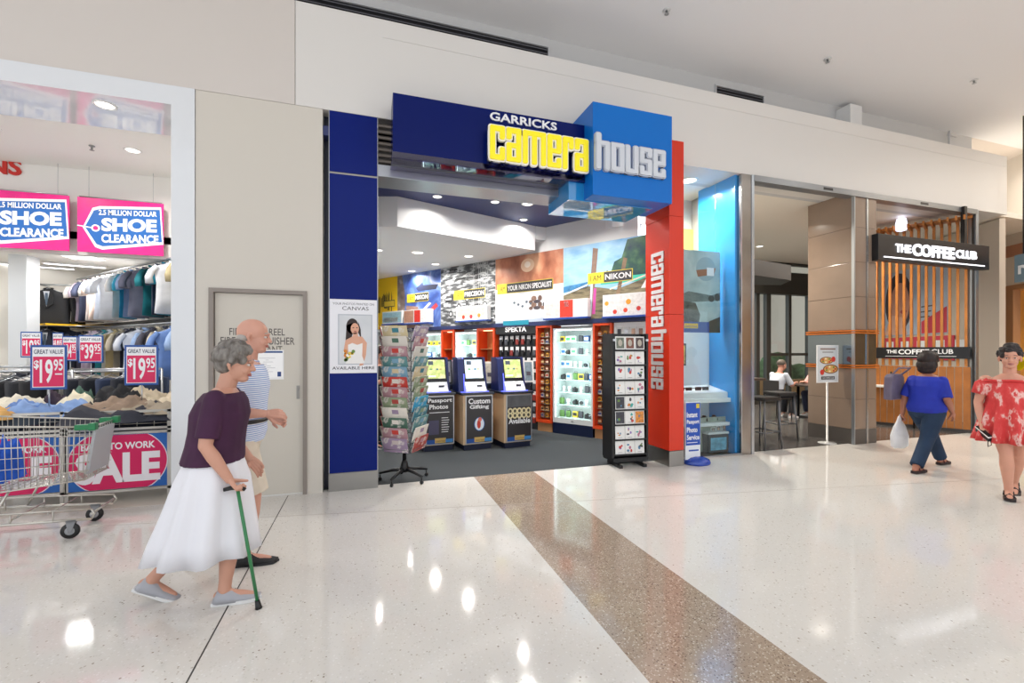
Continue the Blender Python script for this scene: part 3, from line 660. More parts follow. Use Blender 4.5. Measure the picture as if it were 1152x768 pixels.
# picture grid cabinet at the right end and the pelmet
t, W_ = cab_frame('picture_fixture', 690, 729, 'white lit fixture with small pictures behind the black card stand', 'display')
MB(M('#e6e6e4', .4)).box(0, .02, .05, W_, .3, CT, .004).build('body', t)
for k in range(4):
    for j in range(5):
        f = MB(M('#cfd2cf', .4)); x = .05+(W_-.1)*k/4; z = .3+.33*j
        f.box(x, .008, z, x+(W_-.1)/4-.02, .02, z+.28); f.use(M(['#8a6a5a', '#c9cfd4', '#5a6c5a', '#b99a84', '#3a3a40'][(k*2+j)%5], .4, noise_amt=.4, nscale=14)).box(x+.02, .006, z+.03, x+(W_-.1)/4-.04, .008, z+.25)
        f.build('small_picture', t)
a0, a1 = seg(430, 731)
mb = MB(M('#25305c', .35)); mb.box(a0, -.03, CT+.003, a1, .3, BZ0+.02)
struct('trim_6', mb, loc=W0, rot=(0, 0, WA))
struct('wall_shop_recess', MB(m_wallw).box(-7.2, .45, 0, 1.0, .5, CT), loc=W0, rot=(0, 0, WA))
# light boxes standing on the pelmet
def lbox(u0, u1, v0, v1, label, arts):
    a0, a1 = seg(u0, u1, .16); z0 = onW((u0+u1)/2, v1, .16)[1]; z1 = onW((u0+u1)/2, v0, .16)[1]; w_ = a1-a0; h_ = z1-z0
    t = thing('picture_box', label, 'box', wp(a0, .16, z0), WA, 'picture boxes along the pelmet')
    mb = MB(M('#e3e3e1', .4)); mb.box(0, 0, 0, w_, .12, h_, .004); mb.at((0, -.001, 0), FACE)
    for (x0, y0, x1, y1, c) in arts:
        if c[0] == '*': mb.disc(w_*x0, h_*y0, w_*x1, w_*x1, M(c[1:], .4), 2, 12)
        else: mb.rect(w_*x0, h_*y0, w_*x1, h_*y1, M(c, .4, noise_amt=.15, nscale=20), 1)
    mb.build('printed_box', t); MB(M('#2a4c9c', .3)).box(-.0, -.03, -.03, w_, .12, -.001).build('blue_edge', t)
lbox(430, 452, 350, 364, 'pale seaside picture box at the far left end of the pelmet', [(.03, .1, .97, .9, '#9cc4d0'), (.1, .15, .8, .5, '#e3ddd2')])
lbox(454, 483, 348, 363, 'picture box with red and white panels above the spinning rack', [(.02, .05, .4, .95, '#b98a72'), (.43, .05, .66, .95, '#d8332a'), (.68, .05, .98, .95, '#e8e6e4')])
lbox(513, 548, 344, 360, 'picture box with small fruit pictures above the centre kiosk', [(.05, .3, .95, .9, '#d8c9b0'), (.25, .25, .05, 0, '*#c8442e'), (.5, .25, .05, 0, '*#b8323c'), (.75, .3, .05, 0, '*#d8862e')])
lbox(612, 661, 337, 357, 'picture box with a red square between white text panels', [(.03, .1, .36, .9, '#d3d0cc'), (.38, .02, .68, .98, '#dc3c2c'), (.48, .6, .58, .9, '#f0f0f0'), (.7, .1, .97, .9, '#dcdcda')])
lbox(678, 726, 330, 355, 'large white box with orange flower prints nearest the red column', [(.03, .06, .97, .94, '#dfdedb'), (.1, .6, .05, 0, '*#e0a030'), (.62, .62, .06, 0, '*#e09a2c'), (.3, .2, .05, 0, '*#d83c2c'), (.55, .25, .05, 0, '*#dc4a30'), (.85, .3, .05, 0, '*#c8302c')])

# ---------------- lights of the shop
for i, (u, v) in enumerate(((492, 221), (557, 227), (589, 247))):
    p = G(u, v, NZ); downlight(p, 'small recessed downlight in the navy ceiling, %s of three' % ['nearest the navy column', 'middle', 'nearest the blue sign'][i], 14, .06, group='downlights in the navy ceiling')
downlight(G(470, 284, LZ), 'bright round downlight in the white shop ceiling above the spinning rack', 32, .1, group='downlights in the white shop ceiling')
for i, (x, y) in enumerate(((.2, 8.6), (1.0, 10.6), (1.9, 8.6), (1.4, 9.6))):  # unseen downlights added to brighten the shop interior
    downlight((x, y, LZ), 'added fill downlight in the white shop ceiling, %s' % ['far left', 'at the far back', 'right of the middle', 'deeper right'][i], 30, .08, group='downlights in the white shop ceiling')
downlight((1.2, 5.9, NZ), 'added fill downlight in the navy ceiling just behind the entrance track', 30, .08, group='downlights in the navy ceiling')  # this and the navy ceiling downlights below are unseen, added as fill
downlight((3.1, 6.2, NZ), 'added fill downlight in the navy ceiling behind the light blue sign', 30, .08, group='downlights in the navy ceiling')
downlight((2.4, 6.6, NZ), 'added fill downlight in the navy ceiling over the shop aisle', 30, .08, group='downlights in the navy ceiling')
downlight(G(775, 203, FZ-.001), 'very bright downlight in the window bay ceiling beside the red column', 60, .11)
downlight((4.7, 6.0, FZ+.02), 'added second fill downlight deeper in the window bay ceiling', 16, .08)  # unseen extra downlight, added to brighten the bay
# ================================================================ KIOSKS, RACKS, WINDOW
def kiosk(u, v, face, rot, label_c, label_k, screen, arts):
    p = G(u, v); w_, D = .47, .62
    t = thing('kiosk_cabinet', label_c, 'cabinet', p, rot, 'timber cabinets under the photo kiosks')
    MB(M('#171f3c', .4)).box(.03, .04, 0, w_-.0, D-.05, .1).build('kick_plinth', t)
    MB(M('#d9b994', .45, noise_amt=.06, nscale=4)).box(0, 0, .09, w_, D, .84, .004).build('carcass', t)
    MB(M('#c2c4c6', .3, .6)).box(.035, -.012, .1, w_+.005, 0, .83).build('poster_frame', t)
    mb = MB(M('#2e2a2c', .35)).box(.05, -.015, .115, w_-.01, -.0125, .815); mb.at((.05, -.0155, .115), FACE)
    a = w_-.06; b = .70
    for f in arts: f(mb, a, b)
    mb.rect(.0, .0, a*.42, b*.09, M('#1c4c94'), 3); mb.rect(a*.3, .01, a*.72, b*.12, M('#c9a860'), 4); mb.rect(a*.7, .01, a*.98, b*.09, M('#3f86c4'), 4)
    mb.word('camera house', a*.34, .025, a*.68, b*.08, M('#6e5320'), 5, .0)
    mb.build('front_poster', t)
    MB(M('#262c38', .3)).box(-.03, -.03, .841, w_+.03, D+.02, .875, .006).build('counter_top', t)
    k = thing('photo_kiosk', label_k, 'kiosk', p+Vector((math.cos(rot)*.02-math.sin(rot)*.08, math.sin(rot)*.02+math.cos(rot)*.08, .875)), rot, 'photo printing kiosks on the cabinets')
    # wedge housing: navy side shells, white lower front, screen tilted back
    mb = MB(M('#16245c', .3)); mb.prism([(.1, 0), (.42, 0), (.42, .53), (.22, .53), (.17, .5)], .1, 'x', -.03).prism([(.1, 0), (.42, 0), (.42, .53), (.22, .53)], .04, 'x', .405); mb.box(.07, .3, 0, .405, .42, .53); mb.build('housing', k)
    MB(M('#5a64ff', .4, emit=2.5)).prism([(.085, .01), (.1, .01), (.205, .53), (.19, .53)], .012, 'x', .058).box(-.02, .0, .0, .43, .03, .008).build('light_edge', k)
    mb = MB(M('#e6e8ee', .3)); mb.prism([(.02, .008), (.3, .008), (.3, .15), (.115, .15)], .335, 'x', .07, .006); mb.use(M('#23252e', .4)).box(.26, .055, .075, .34, .08, .1); mb.build('lower_front', k)
    tilt = math.atan2(.09, .36)
    MB(M('#0c0e14', .25)).box(0, -.0, 0, .335, .03, .375, .004).build('screen_bezel', k, (.07, .112, .15), (-tilt, 0, 0))
    mb = MB(screen); mb.box(.022, -.004, .055, .313, -.001, .35); mb.at((0, -.0042, 0), FACE)
    mb.rect(.04, .08, .16, .1, M('#ffffff', .4, emit=.6), 1)
    for i in range(4): mb.disc(.09+.05*i, .2, .02, .014, M(['#6f9a5c', '#c9d6a8', '#4a6a7c', '#b8a86a'][i], .4, emit=.5), 2, 10)
    mb.rect(.05, .27, .13, .33, M('#44505c', .4, emit=.3), 1); mb.build('screen', k, (.07, .112, .15), (-tilt, 0, 0))
    return t
wt = M('#ececec', .5)
scrw = ramp_mat('screen_pale', [(.35, '#dfe9f2'), (.55, '#b9cfdc'), (.7, '#e9f1e4')], nscale=6, emit=.8); scrg = ramp_mat('screen_green', [(.35, '#c9cf8a'), (.5, '#a8b86c'), (.65, '#e3e0b0')], nscale=7, emit=.7)
def a1_(mb, a, b):
    mb.word('Passport', .02, b*.86, a*.95, b*.97, wt, 1, .03); mb.word('Photos', .04, b*.74, a*.8, b*.84, wt, 1, .03); mb.rect(.04, b*.66, a*.85, b*.675, wt, 1)
    mb.rect(.03, b*.2, a*.45, b*.5, M('#4a4660'), 1)
    for k in range(7): mb.rect(a*.55, b*(.24+.05*k), a*(.8+.02*(k%3)), b*(.255+.05*k), wt, 1)
def a2_(mb, a, b):
    mb.word('Custom', .03, b*.84, a*.93, b*.96, wt, 1, .03); mb.word('Gifting', .05, b*.71, a*.88, b*.82, wt, 1, .03)
    mb.disc(a*.5, b*.4, .085, .105, M('#2a66b0'), 1); mb.disc(a*.5, b*.4, .075, .095, M('#dfe9f2'), 2); mb.disc(a*.48, b*.4, .03, .07, M('#c83c2c'), 3, 10); mb.disc(a*.52, b*.5, .03, .035, M('#d87060'), 4, 10)
def a3_(mb, a, b):
    mb.rect(0, b*.75, a, b, M('#5a5c5e', .4, noise_amt=.3, nscale=6), 1)
    for r in range(2):
        for c in range(5): mb.disc(a*(.12+.19*c), b*(.66-.1*r), .045, .05, M('#e3d6a8'), 2+r+c%2, 12); mb.disc(a*(.12+.19*c), b*(.66-.1*r), .022, .026, M('#4a4436'), 5, 8)
    mb.word('Available', .02, b*.38, a*.96, b*.5, wt, 2, .03)
KR = math.radians(7)
kiosk(476, 509, 0, KR, 'timber cabinet with passport photos poster, partly hidden behind the spinning card rack', 'blue photo kiosk behind the spinning card rack, leftmost of three', scrg, [a1_])
kiosk(521, 507.5, 0, KR, 'timber cabinet with custom gifting poster, middle of the three', 'blue photo kiosk with pale screen, middle of the three', scrw, [a2_])
kiosk(567, 505, 0, KR, 'timber cabinet with available poster, rightmost of the three', 'blue photo kiosk with green screen, rightmost of the three', scrg, [a3_])
p = G(508, 500)
tag(MB(M('#20283c', .4)).box(-.6, 0, 0, 1.35, .38, .92).box(-.62, -.02, .92, 1.37, .4, .95).build('service_counter', None, (p.x+.1, 7.42, 0)), 'dark low counter behind the photo kiosks carrying framed prints', 'counter')
for i, (u, w_, h_, c, c2, lb) in enumerate(((504, .16, .26, '#23252c', '#8a8c92', 'dark narrow frame left of the pink framed print on the counter'), (518, .34, .25, '#d8a8c8', '#e9d9e6', 'pink framed print on the counter behind the middle kiosk'), (535, .22, .2, '#2a2a2e', '#b9b9ac', 'black framed print on the counter behind the middle kiosk'),
                                         (551, .24, .22, '#e3e0d8', '#c0b8a8', 'white framed print leaning between the two right kiosks'), (563, .26, .3, '#c9b878', '#8a8a5a', 'tilted olive framed print behind the right kiosk'), (580, .3, .3, '#e9e9e6', '#4a4a52', 'white framed print with dark picture behind the right kiosk'), (595, .2, .24, '#dcdad6', '#7a8a94', 'grey framed print at the right end of the counter'))):
    q = onY(u, 395, 7.5); t = thing('framed_print', lb, 'picture frame', (q.x, 7.5, .95), random.uniform(-.15, .15), 'framed prints on the counter')
    t.rotation_euler[0] = -.12; t.location.z = 1.05-.1
    mb = MB(M(c, .4)); mb.box(-w_/2, 0, 0, w_/2, .02, h_+.15, .004); mb.build('frame', t)
    mb = MB(M(c2, .4, noise_amt=.3, nscale=15)); mb.box(-w_/2+.03, -.003, .03, w_/2-.03, 0, h_+.12); mb.use(M('#4a4450')).box(-.04, -.004, h_*.5, .04, -.003, h_*.5+.07); mb.build('print', t)
# ---------------- spinning card rack
rp = G(455, 540); RR = .0
t = thing('card_rack', 'tall spinning greeting card rack on a black five star castor base', 'rack', (rp.x, rp.y, 0), 0)
for k in range(5):
    a = 2*PI*k/5+.35
    mb = MB(m_black); mb.tube([(.02*math.cos(a), .02*math.sin(a), .13), (.14*math.cos(a), .14*math.sin(a), .12), (.29*math.cos(a), .29*math.sin(a), .085)], [.024, .02, .013], 8); l = mb.build('base_leg', t)
    MB(m_black).lathe([(.012, -.012), (.022, -.01), (.022, .01), (.012, .012)], 14, (0, 0, 0), 'y').tube([(0, 0, 0), (0, 0, .05)], .008).build('castor', l, (.28*math.cos(a), .28*math.sin(a), .022), (0, 0, a))
MB(m_black).tube([(0, 0, .1), (0, 0, 1.74)], .022, 12).lathe([(.04, .1), (.05, .14), (.04, .2), (.025, .24)], 16).build('pole', t)
ccol = ['#a8443c', '#d9d2c8', '#9a86a0', '#5c8a8c', '#3c7c8c', '#b08890', '#4a6c5c', '#c4b8b4', '#78a0b8', '#8c9a7c', '#c03c34', '#e3dcd2', '#3aa0c8', '#d0c09a']
cname = ['red', 'cream', 'mauve', 'sage', 'teal', 'pink', 'dark green', 'pale grey', 'light blue', 'olive', 'bright red', 'ivory', 'sky blue', 'sand']
cmats = [ramp_mat('card_'+n.replace(' ', '_'), [(.52, c), (.58, '#d9d4cc'), (.64, c), (.74, '#4c5a54')], nscale=9, rough=.3) for n, c in zip(cname, ccol)]
NF = 4; RA = math.radians(-34)
for f in range(NF):
    a = RA+f*2*PI/NF; mb = MB(M('#77797e', .35, .8)); 
    for r in range(12):
        z = .36+.114*r
        mb.at((0, 0, 0), (0, 0, a)); 
        for s_ in (-1, 1): mb.tube([(s_*.16, -.12, z+.1), (s_*.16, -.17, z-.0), (s_*.16, -.22, z+.04)], .003, 5)
        mb.tube([(-.16, -.22, z+.04), (.16, -.22, z+.04)], .003, 5).tube([(-.16, -.17, z), (.16, -.17, z)], .003, 5)
    mb.tube([(-.14, -.10, .36), (-.14, -.10, 1.76)], .005, 6).tube([(.14, -.10, .36), (.14, -.10, 1.76)], .005, 6).tube([(-.14, -.1, 1.76), (0, 0, 1.74), (.14, -.1, 1.76)], .005, 6)
    mb.build('wire_pockets', t)
SIDE = {0: 'front left face', 1: 'right face', 3: 'left edge face', 2: 'rear face'}
cards = {}
for f in (0, 1, 3):
    a = RA+f*2*PI/NF
    for r in range(12):
        ci = random.randrange(14); z = .36+.114*r
        if ci in cards: o = cards[ci].copy(); C.objects.link(o)
        else:
            mb = MB(cmats[ci]); mb.box(-.155, -.009, 0, .155, .0, .175, .002); mb.use(M('#f2efe8')).box(-.15, .0005, .0, .15, .006, .17)
            mb.use(M(ccol[(ci+5)%14], .5)).box(-.03, -.011, .1, .05, -.0095, .15); o = mb.build('greeting_card'); cards[ci] = o
        c_, s_ = math.cos(a), math.sin(a); y = -.175
        o.location = (rp.x-s_*y, rp.y+c_*y, z+.004); o.rotation_euler = (.30, 0, a)
        tag(o, '%s card in the spinning rack, %s, %s row from the top' % (cname[ci], SIDE[f], ORD[11-r]), 'card', 'cards in the spinning rack')
# ---------------- flat black card stand
sp = G(710, 525); w_ = .5
t = thing('card_stand', 'tall black card stand with eight rows of white cards at the shop threshold', 'rack', (sp.x, sp.y, 0), math.radians(-4))
SH = 1.73
MB(m_black).box(-w_/2, 0, .07, w_/2, .3, .12).box(-w_/2-.01, .02, .1, -w_/2+.02, .3, SH).box(w_/2-.02, .02, .1, w_/2+.01, .3, SH).box(-w_/2, .12, .1, w_/2, .14, SH).build('frame', t)
for s_ in (-1, 1): MB(m_black).box(s_*.17-.025, -.06, .0, s_*.17+.025, .3, .04, .006).box(s_*.17-.02, .05, .03, s_*.17+.02, .1, .08).build('foot', t)
for s_ in (-1, 1): MB(m_steel).box(s_*.235-.018, .0, SH-.1, s_*.235+.018, .02, SH-.07, .003).build('clip', t)
for r in range(8): MB(m_black).box(-w_/2+.02, .015, .145+.194*r, w_/2-.02, .05, .165+.194*r).build('shelf_lip', t)
dot = ['#c8443c', '#8a6cb0', '#3c3c44', '#6c8a4a', '#d88a3c', '#5a86a8', '#b87890', '#4aa8a0']
dn = ['red', 'lilac', 'black', 'green', 'orange', 'blue', 'pink', 'teal']
cs, sn = math.cos(-math.radians(4)), math.sin(-math.radians(4))
for r in range(8):
    for c in range(3):
        random.seed(r*7+c); top = r == 7; k = (r*3+c*5+r*r) % 8
        mb = MB(M('#ebebe8', .4)); mb.box(-.068, -.004, 0, .068, 0, .17, .001); mb.at((0, -.0042, 0), FACE)
        if top:
            mb.rect(-.055, .015, .055, .155, M(['#6c7466', '#7a4a3a', '#4a3c3c'][c], .4, noise_amt=.5, nscale=30), 1); mb.disc(0, .085, .03, .045, M('#b9b2a4'), 2, 12)
        else:
            n = 3+(k % 4)
            if r == 3 and c == 0 or (r == 2 and c != 1): mb.rect(-.06, .01, .06, .16, M(dot[k], .4, noise_amt=.5, nscale=40), 1)
            for q in range(n): mb.disc(random.uniform(-.035, .035), random.uniform(.04, .13), random.uniform(.008, .022), random.uniform(.008, .026), M(dot[(k+q*(q%2))%8]), 2+q%3, 9)
            mb.rect(-.03, .02, .03, .024, M('#77777a'), 2)
        lx = -.14+.14*c; lz = .165+.194*r; ly = .03
        o = mb.build('greeting_card', None, (sp.x+lx*cs-ly*sn, sp.y+lx*sn+ly*cs, lz), (-.06, 0, -math.radians(4)))
        tag(o, '%s, black card stand, %s row from the top, %s' % ('grey picture card' if top else 'white card with %s motif' % dn[k], ORD[7-r], ['left', 'middle', 'right'][c]), 'card', 'cards on the black card stand')
# ---------------- window bay right of the red column
wx1 = XY(833, F0); wy = 5.12
struct('wall_window_side', MB(M('#2c98e4', .25, coat=.3)).box(wx1-.04, F0+.06, 0, wx1+.02, 5.97, FZ+.015))
struct('wall_window_back', MB(m_wallw).box(4.22, 6.4, 0, 5.34, 6.5, 4.2)); struct('wall_window_back', MB(M('#f0d47a', .5)).box(4.6, 6.36, 2.6, 5.34, 6.399, 3.59))
struct('ceiling_window', MB(m_shopceil).box(3.98, F0+.02, FZ+.02, 5.34, 6.5, FZ+.1))
mb = MB(GLASS); mb.box(RX1+.005, F0-.0, .02, wx1-.1, F0+.012, FZ-.004)
for i in range(6):
    a = -PI/2+PI/2*i/6; b = -PI/2+PI/2*(i+1)/6; r = .1; cx_, cy_ = wx1-.1, F0+.1
    mb.poly([(cx_+r*math.cos(a), cy_+r*math.sin(a), .02), (cx_+r*math.cos(b), cy_+r*math.sin(b), .02), (cx_+r*math.cos(b), cy_+r*math.sin(b), FZ), (cx_+r*math.cos(a), cy_+r*math.sin(a), FZ)])
struct('window_1', mb)
struct('trim_7', MB(m_steel).box(RX1, F0-.01, 0, wx1, F0+.03, .025))
# steel post
struct('wall_steel_column', MB(M('#a8a5a2', .22, 1.0, noise_amt=.25, nscale=2)).box(wx1+.0, F0-.02, 0, XY(847, F0)-.05, F0+.25, FZ-.003, .01).use(M('#c3ccd6', .25, .9)).box(XY(847, F0)-.048, F0-.025, 0, XY(847, F0), F0+.25, FZ-.003))
# hanging picture
yp = 5.45; q0, q1 = onY(772, 372, yp), onY(810, 281, yp); q1.z = ZY(800, 283, yp); q0.z = ZY(790, 374, yp); q0.x = 4.25
W_, H_ = q1.x-q0.x, q1.z-q0.z
mb = MB(M('#e6efee', .2)); mb.box(0, 0, 0, W_, .012, H_); mb.at((0, -.0005, 0), FACE)
mb.rect(0, 0, W_, H_, ramp_mat('sea_picture', [(.3, '#8fb0b4'), (.5, '#b9cfd0'), (.7, '#7f9fa6')], nscale=1.8, scale=(1, 2.5, 1)), 1)
mb.disc(W_*.68, H_*.78, W_*.22, W_*.22, M('#9ab4bc'), 2); mb.shape([(W_*.46, H_*.76), (W_*.9, H_*.8), (W_*.86, H_*.72), (W_*.5, H_*.68)], M('#a06a4a'), 3); mb.rect(W_*.7, H_*.7, W_*.86, H_*.8, M('#f2f2f0'), 4)
mb.shape([(0, H_*.42), (W_*.3, H_*.5), (W_*.8, H_*.46), (W_, H_*.5), (W_, H_*.4), (0, H_*.35)], M('#6a7c7c', .5, noise_amt=.3), 2)
mb.shape([(0, 0), (0, H_*.25), (W_*.2, H_*.38), (W_*.45, H_*.36), (W_*.55, H_*.22), (W_*.5, 0)], ramp_mat('rock_picture', [(.3, '#2e3634'), (.6, '#5c6660')], nscale=8), 3)
mb.shape([(W_*.6, 0), (W_*.75, H_*.14), (W_, H_*.2), (W_, 0)], M('#3f4a44', .5, noise_amt=.3), 3); mb.disc(W_*.8, H_*.42, .06, .05, M('#2f3a36'), 4, 9); mb.disc(W_*.93, H_*.44, .05, .06, M('#2f3a36'), 4, 9)
mb.rect(0, 0, W_*.75, H_*.13, M('#1d4fa0'), 5); mb.rect(W_*.2, H_*.05, W_*.5, H_*.11, M('#e0c23c'), 6); mb.word('camera house', W_*.22, H_*.06, W_*.48, H_*.095, M('#1d4fa0'), 7)
tag(mb.build('window_picture', None, (q0.x, yp, q0.z)), 'large glossy seascape picture hanging in the blue shop window', 'picture')
for s_ in (.1, .9): tag(MB(m_steel).tube([(0, 0, 0), (0, 0, FZ-q1.z+.02)], .002, 5).build('hanging_wire', None, (q0.x+W_*s_, yp+.006, q1.z-.01)), 'thin wire holding the %s side of the seascape picture' % ('left' if s_ < .5 else 'right'), 'wire', 'wires of the seascape picture')
# display unit
ux, uy = 4.30, 5.35
t = thing('display_unit', 'white shop window display unit with two shelves behind the glass', 'display', (ux, uy, 0))
Wd = XY(811, 5.75)-ux
MB(M('#e4e8ea', .4)).box(0, .38, 0, Wd-.15, .42, 1.95, .003).box(0, .0, 0, .03, .4, .95).build('back_panel', t)
zt, z2 = ZY(815, 447, 5.36), ZY(815, 474, 5.36)
MB(M('#f0f3f5', .3)).box(0, -.06, zt-.06, Wd+.12, .4, zt, .004).build('upper_shelf', t); MB(M('#e6e9ec', .3)).box(0, -.04, z2-.05, Wd+.12, .4, z2, .004).build('lower_shelf', t)
MB(M('#eef2f4', .3)).prism([(.0, zt), (.38, zt), (.38, zt+.16), (.0, zt+.08)], Wd-.22, 'x', .0).build('sloped_plinth', t)
mb = MB(M('#1c1e20', .3)); mb.box(.03, .355, 1.28, .36, .379, 1.62); mb.use(M('#c9a84a', .4, noise_amt=.6, nscale=14)).box(.05, .353, 1.31, .34, .3545, 1.59); mb.build('photo_panel', t)
MB(M('#f5f8ff', .3, emit=3)).lathe([(.075, .34), (.06, .333), (.001, .333)], 8, (.1, 0, 1.8), 'y').build('lamp', t)
for i, x in enumerate((.12, .42)):
    g = thing('sunglasses', 'dark sunglasses on the upper window shelf, %s pair' % ('left' if i == 0 else 'right'), 'sunglasses', (ux+x, uy+.08, zt+.10), 0, 'sunglasses in the window')
    MB(m_black).box(-.12, 0, .01, -.01, .012, .06, .005).box(.01, 0, .01, .12, .012, .06, .005).box(-.02, 0, .04, .02, .01, .055).build('lenses', g)
    MB(m_black).tube([(-.12, .005, .045), (-.125, .15, .03)], .005).tube([(.12, .005, .045), (.125, .15, .03)], .005).build('temples', g)
for i, x in enumerate((.3, .52, .7)):
    g = thing('camera', 'black camera on the lower window shelf, %s' % ['left', 'middle', 'right'][i], 'camera', (ux+x-.05, uy+.1, z2), .3*i, 'cameras in the window')
    MB(m_black).box(-.07, -.025, 0, .07, .025, .07, .01).box(-.02, -.02, .07, .02, .02, .09).build('body', g); MB(M('#2a2a2e', .2)).lathe([(.03, -.025), (.03, -.06), (.02, -.062)], 14, (0, 0, .035), 'y').build('lens', g)
tt = thing('printed_board', 'large board of sample portraits leaning at the bottom of the window', 'board', (ux+.25, uy+.02, .025), 0)
mb = MB(M('#9aa49a', .4, noise_amt=.25, nscale=6)).box(0, .02, 0, .62, .035, .5); mb.build('board', tt)
mb = MB(M('#f0f0ee', .4)); mb.at((.31, .0195, .24), FACE)
for k in range(6):
    x = -.02+.1*(k%3)-.03*(k//3); z = .0-.13*(k//3)+.02*(k%3); mb.rect(x, z, x+.085, z+.11, M('#f0f0ee'), 2+k%2); mb.rect(x+.01, z+.012, x+.075, z+.098, M('#7c7c80'), 4); mb.disc(x+.042, z+.06, .018, .024, M('#d8b8a0'), 5, 10)
mb.build('portrait_prints', tt)
tag(MB(M('#2d3b48', .4)).box(0, 0, 0, .36, .2, .28, .006).use(M('#cfd6da')).box(-.005, -.006, .27, .365, .205, .30, .003).use(M('#5aa0c0', .4, noise_amt=.4, nscale=12)).box(.04, -.003, .04, .32, .001, .22).build('storage_box', None, (wx1-.46, uy-.08, .025)), 'dark storage box with a pale lid at the bottom right of the window', 'box')
# sign stand with blue oval foot
q = G(784, 521); t = thing('sign_stand', 'blue instant passport photos sign on a blue oval foot beside the red column', 'sign', (q.x, q.y, 0))
MB(M('#1f44a8', .25, coat=.4)).lathe([(.2, 0), (.21, .02), (.19, .055), (.12, .085), (.04, .095)], 28).build('foot', t).scale = (.9, .75, 1)
hh = ZY(778, 452, q.y)
mb = MB(M('#e9edf2', .3)); mb.box(-.19, -.008, .06, .05, .008, hh, .002); mb.at((0, -.009, 0), FACE)
mb.rect(-.185, .25, .045, hh-.01, M('#1f4fb4'), 1)
for i, s_ in enumerate(('Instant', 'Passport', 'Photo', 'Service')): mb.word(s_, -.17, .62-.1*i, .03 if i in (1, 3) else -.0, .69-.1*i, wt, 2, .03)
mb.rect(-.17, .28, .0, .29, wt, 2); mb.rect(-.02, .74, .03, .8, M('#d8c03a'), 2); mb.rect(-.14, .17, .02, .19, M('#1f4fb4'), 2)
mb.build('sign_panel', t)
# ================================================================ CLOTHING SHOP (left)
SZ = 3.0                                  # its inner ceiling
K0 = Vector((-1.98, 7.3, 0)); KA = math.atan2(.751, -.66)   # diagonal side wall runs back left
KX = Vector((-.66, .751, 0)); KN = Vector((-.751, -.66, 0))
LB = 7.5
struct('wall_clothes_bulkhead', MB(M('#eceae6', .6)).box(-12, LB, 2.79, -1.9, LB+.1, 3.96))
struct('ceiling_clothes', MB(M('#f0efec', .6)).box(-12, 5.9, 3.94, -1.6, LB, 4.02).box(-12, LB, SZ, -1.6, 13.4, SZ+.1))
mb = MB(M('#e9e6df', .6)); mb.box(0, -.06, 0, 4.3, 0, 4.0); struct('wall_clothes_side', mb, loc=K0, rot=(0, 0, KA))
struct('wall_clothes_side', MB(M('#e9e6df', .6)).box(-1.98, 5.66, 0, -1.9, 7.32, 4.0))
cor = K0+KX*4.3
mb = MB(M('#e6e2da', .6)); mb.box(-6.5, 0, 0, 0, .1, SZ); struct('wall_clothes_back', mb, loc=cor, rot=(0, 0, math.atan2(.553, .833)))
struct('wall_left', MB(M('#e6e2da', .6)).box(-9.5, F0, 0, -9.4, 13, 4))
# red letters on the bulkhead
mb = MB(M('#c8281e', .4)); mb.at((0, LB-.002, 0), FACE)
x1 = XY(25, LB); x0 = XY(-14, LB); mb.text('NS', x0, ZY(12, 197, LB), x1, ZY(12, 179, LB), .02, .03)
tag(mb.build('wall_letters'), 'red capital letters on the white bulkhead above the clearance banners', 'lettering')
for i, u in enumerate((118,)):
    downlight(G(u, 118, 3.887), 'bright oval downlight in the glossy soffit over the clothing shop', 8, .075)
t = thing('sprinkler', 'small dark sprinkler on the clothing shop ceiling behind the soffit', 'sprinkler', (-3.1, 6.6, 3.94)); MB(M('#8a8a8a', .4)).lathe([(.03, 0), (.03, -.01), (.01, -.012), (.01, -.05), (.025, -.055)], 12).build('head', t)
# shoe clearance banners
def shoe(x0, label):
    z0, z1 = 2.81, 3.53; w_ = XY(184, 7.36)-XY(87, 7.36); H = z1-z0
    t = thing('hanging_banner', label, 'banner', (x0, 7.36, z0), 0, 'shoe clearance banners')
    mb = MB(M('#e61e84', .35)); mb.box(0, 0, 0, w_, .01, H); mb.at((0, -.0005, 0), FACE)
    pk_ = M('#e61e84', .35, noise_amt=.15, nscale=5); wh = M('#f4f4f6', .4); bl = M('#1c62b0', .35)
    mb.rect(0, 0, w_, H, pk_, 1)
    P = [(.06, .45), (.17, .82), (.25, .86), (.97, .93), (1.0, .22), (.28, .06), (.2, .10)]
    Q = [(.085, .46), (.185, .77), (.26, .81), (.955, .88), (.98, .265), (.285, .12), (.215, .155)]
    mb.shape([(w_*x, H*y) for x, y in P], wh, 2); mb.shape([(w_*x, H*y) for x, y in Q], bl, 3)
    mb.disc(w_*.205, H*.45, w_*.05, w_*.05, wh, 4); mb.disc(w_*.205, H*.45, w_*.03, w_*.03, pk_, 5)
    mb.shape([(0, H*.47), (w_*.17, H*.44), (w_*.17, H*.46), (0, H*.49)], wh, 5)
    sk = lambda y: y
    b4 = mb.X.copy(); mb.X = b4 @ Matrix.Shear('XY', 4, (0, 0)) if False else b4 @ Matrix(((1, 0, 0, 0), (.05, 1, 0, 0), (0, 0, 1, 0), (0, 0, 0, 1)))
    mb.word('2.5 MILLION DOLLAR', w_*.24, H*.68, w_*.92, H*.78, wh, 5, .03)
    mb.word('SHOE', w_*.27, H*.38, w_*.92, H*.63, wh, 5, .05)
    mb.word('CLEARANCE', w_*.27, H*.17, w_*.94, H*.33, wh, 5, .04)
    mb.X = b4; mb.build('printed_sheet', t)
    MB(m_steel).tube([(.02, .005, H+.01), (w_-.02, .005, H+.01)], .008).build('top_rail', t)
    for x in (.12, w_-.12): MB(m_steel).tube([(x, .005, H+.01), (x, .005, 3.94-z0)], .0025, 5).build('wire', t)
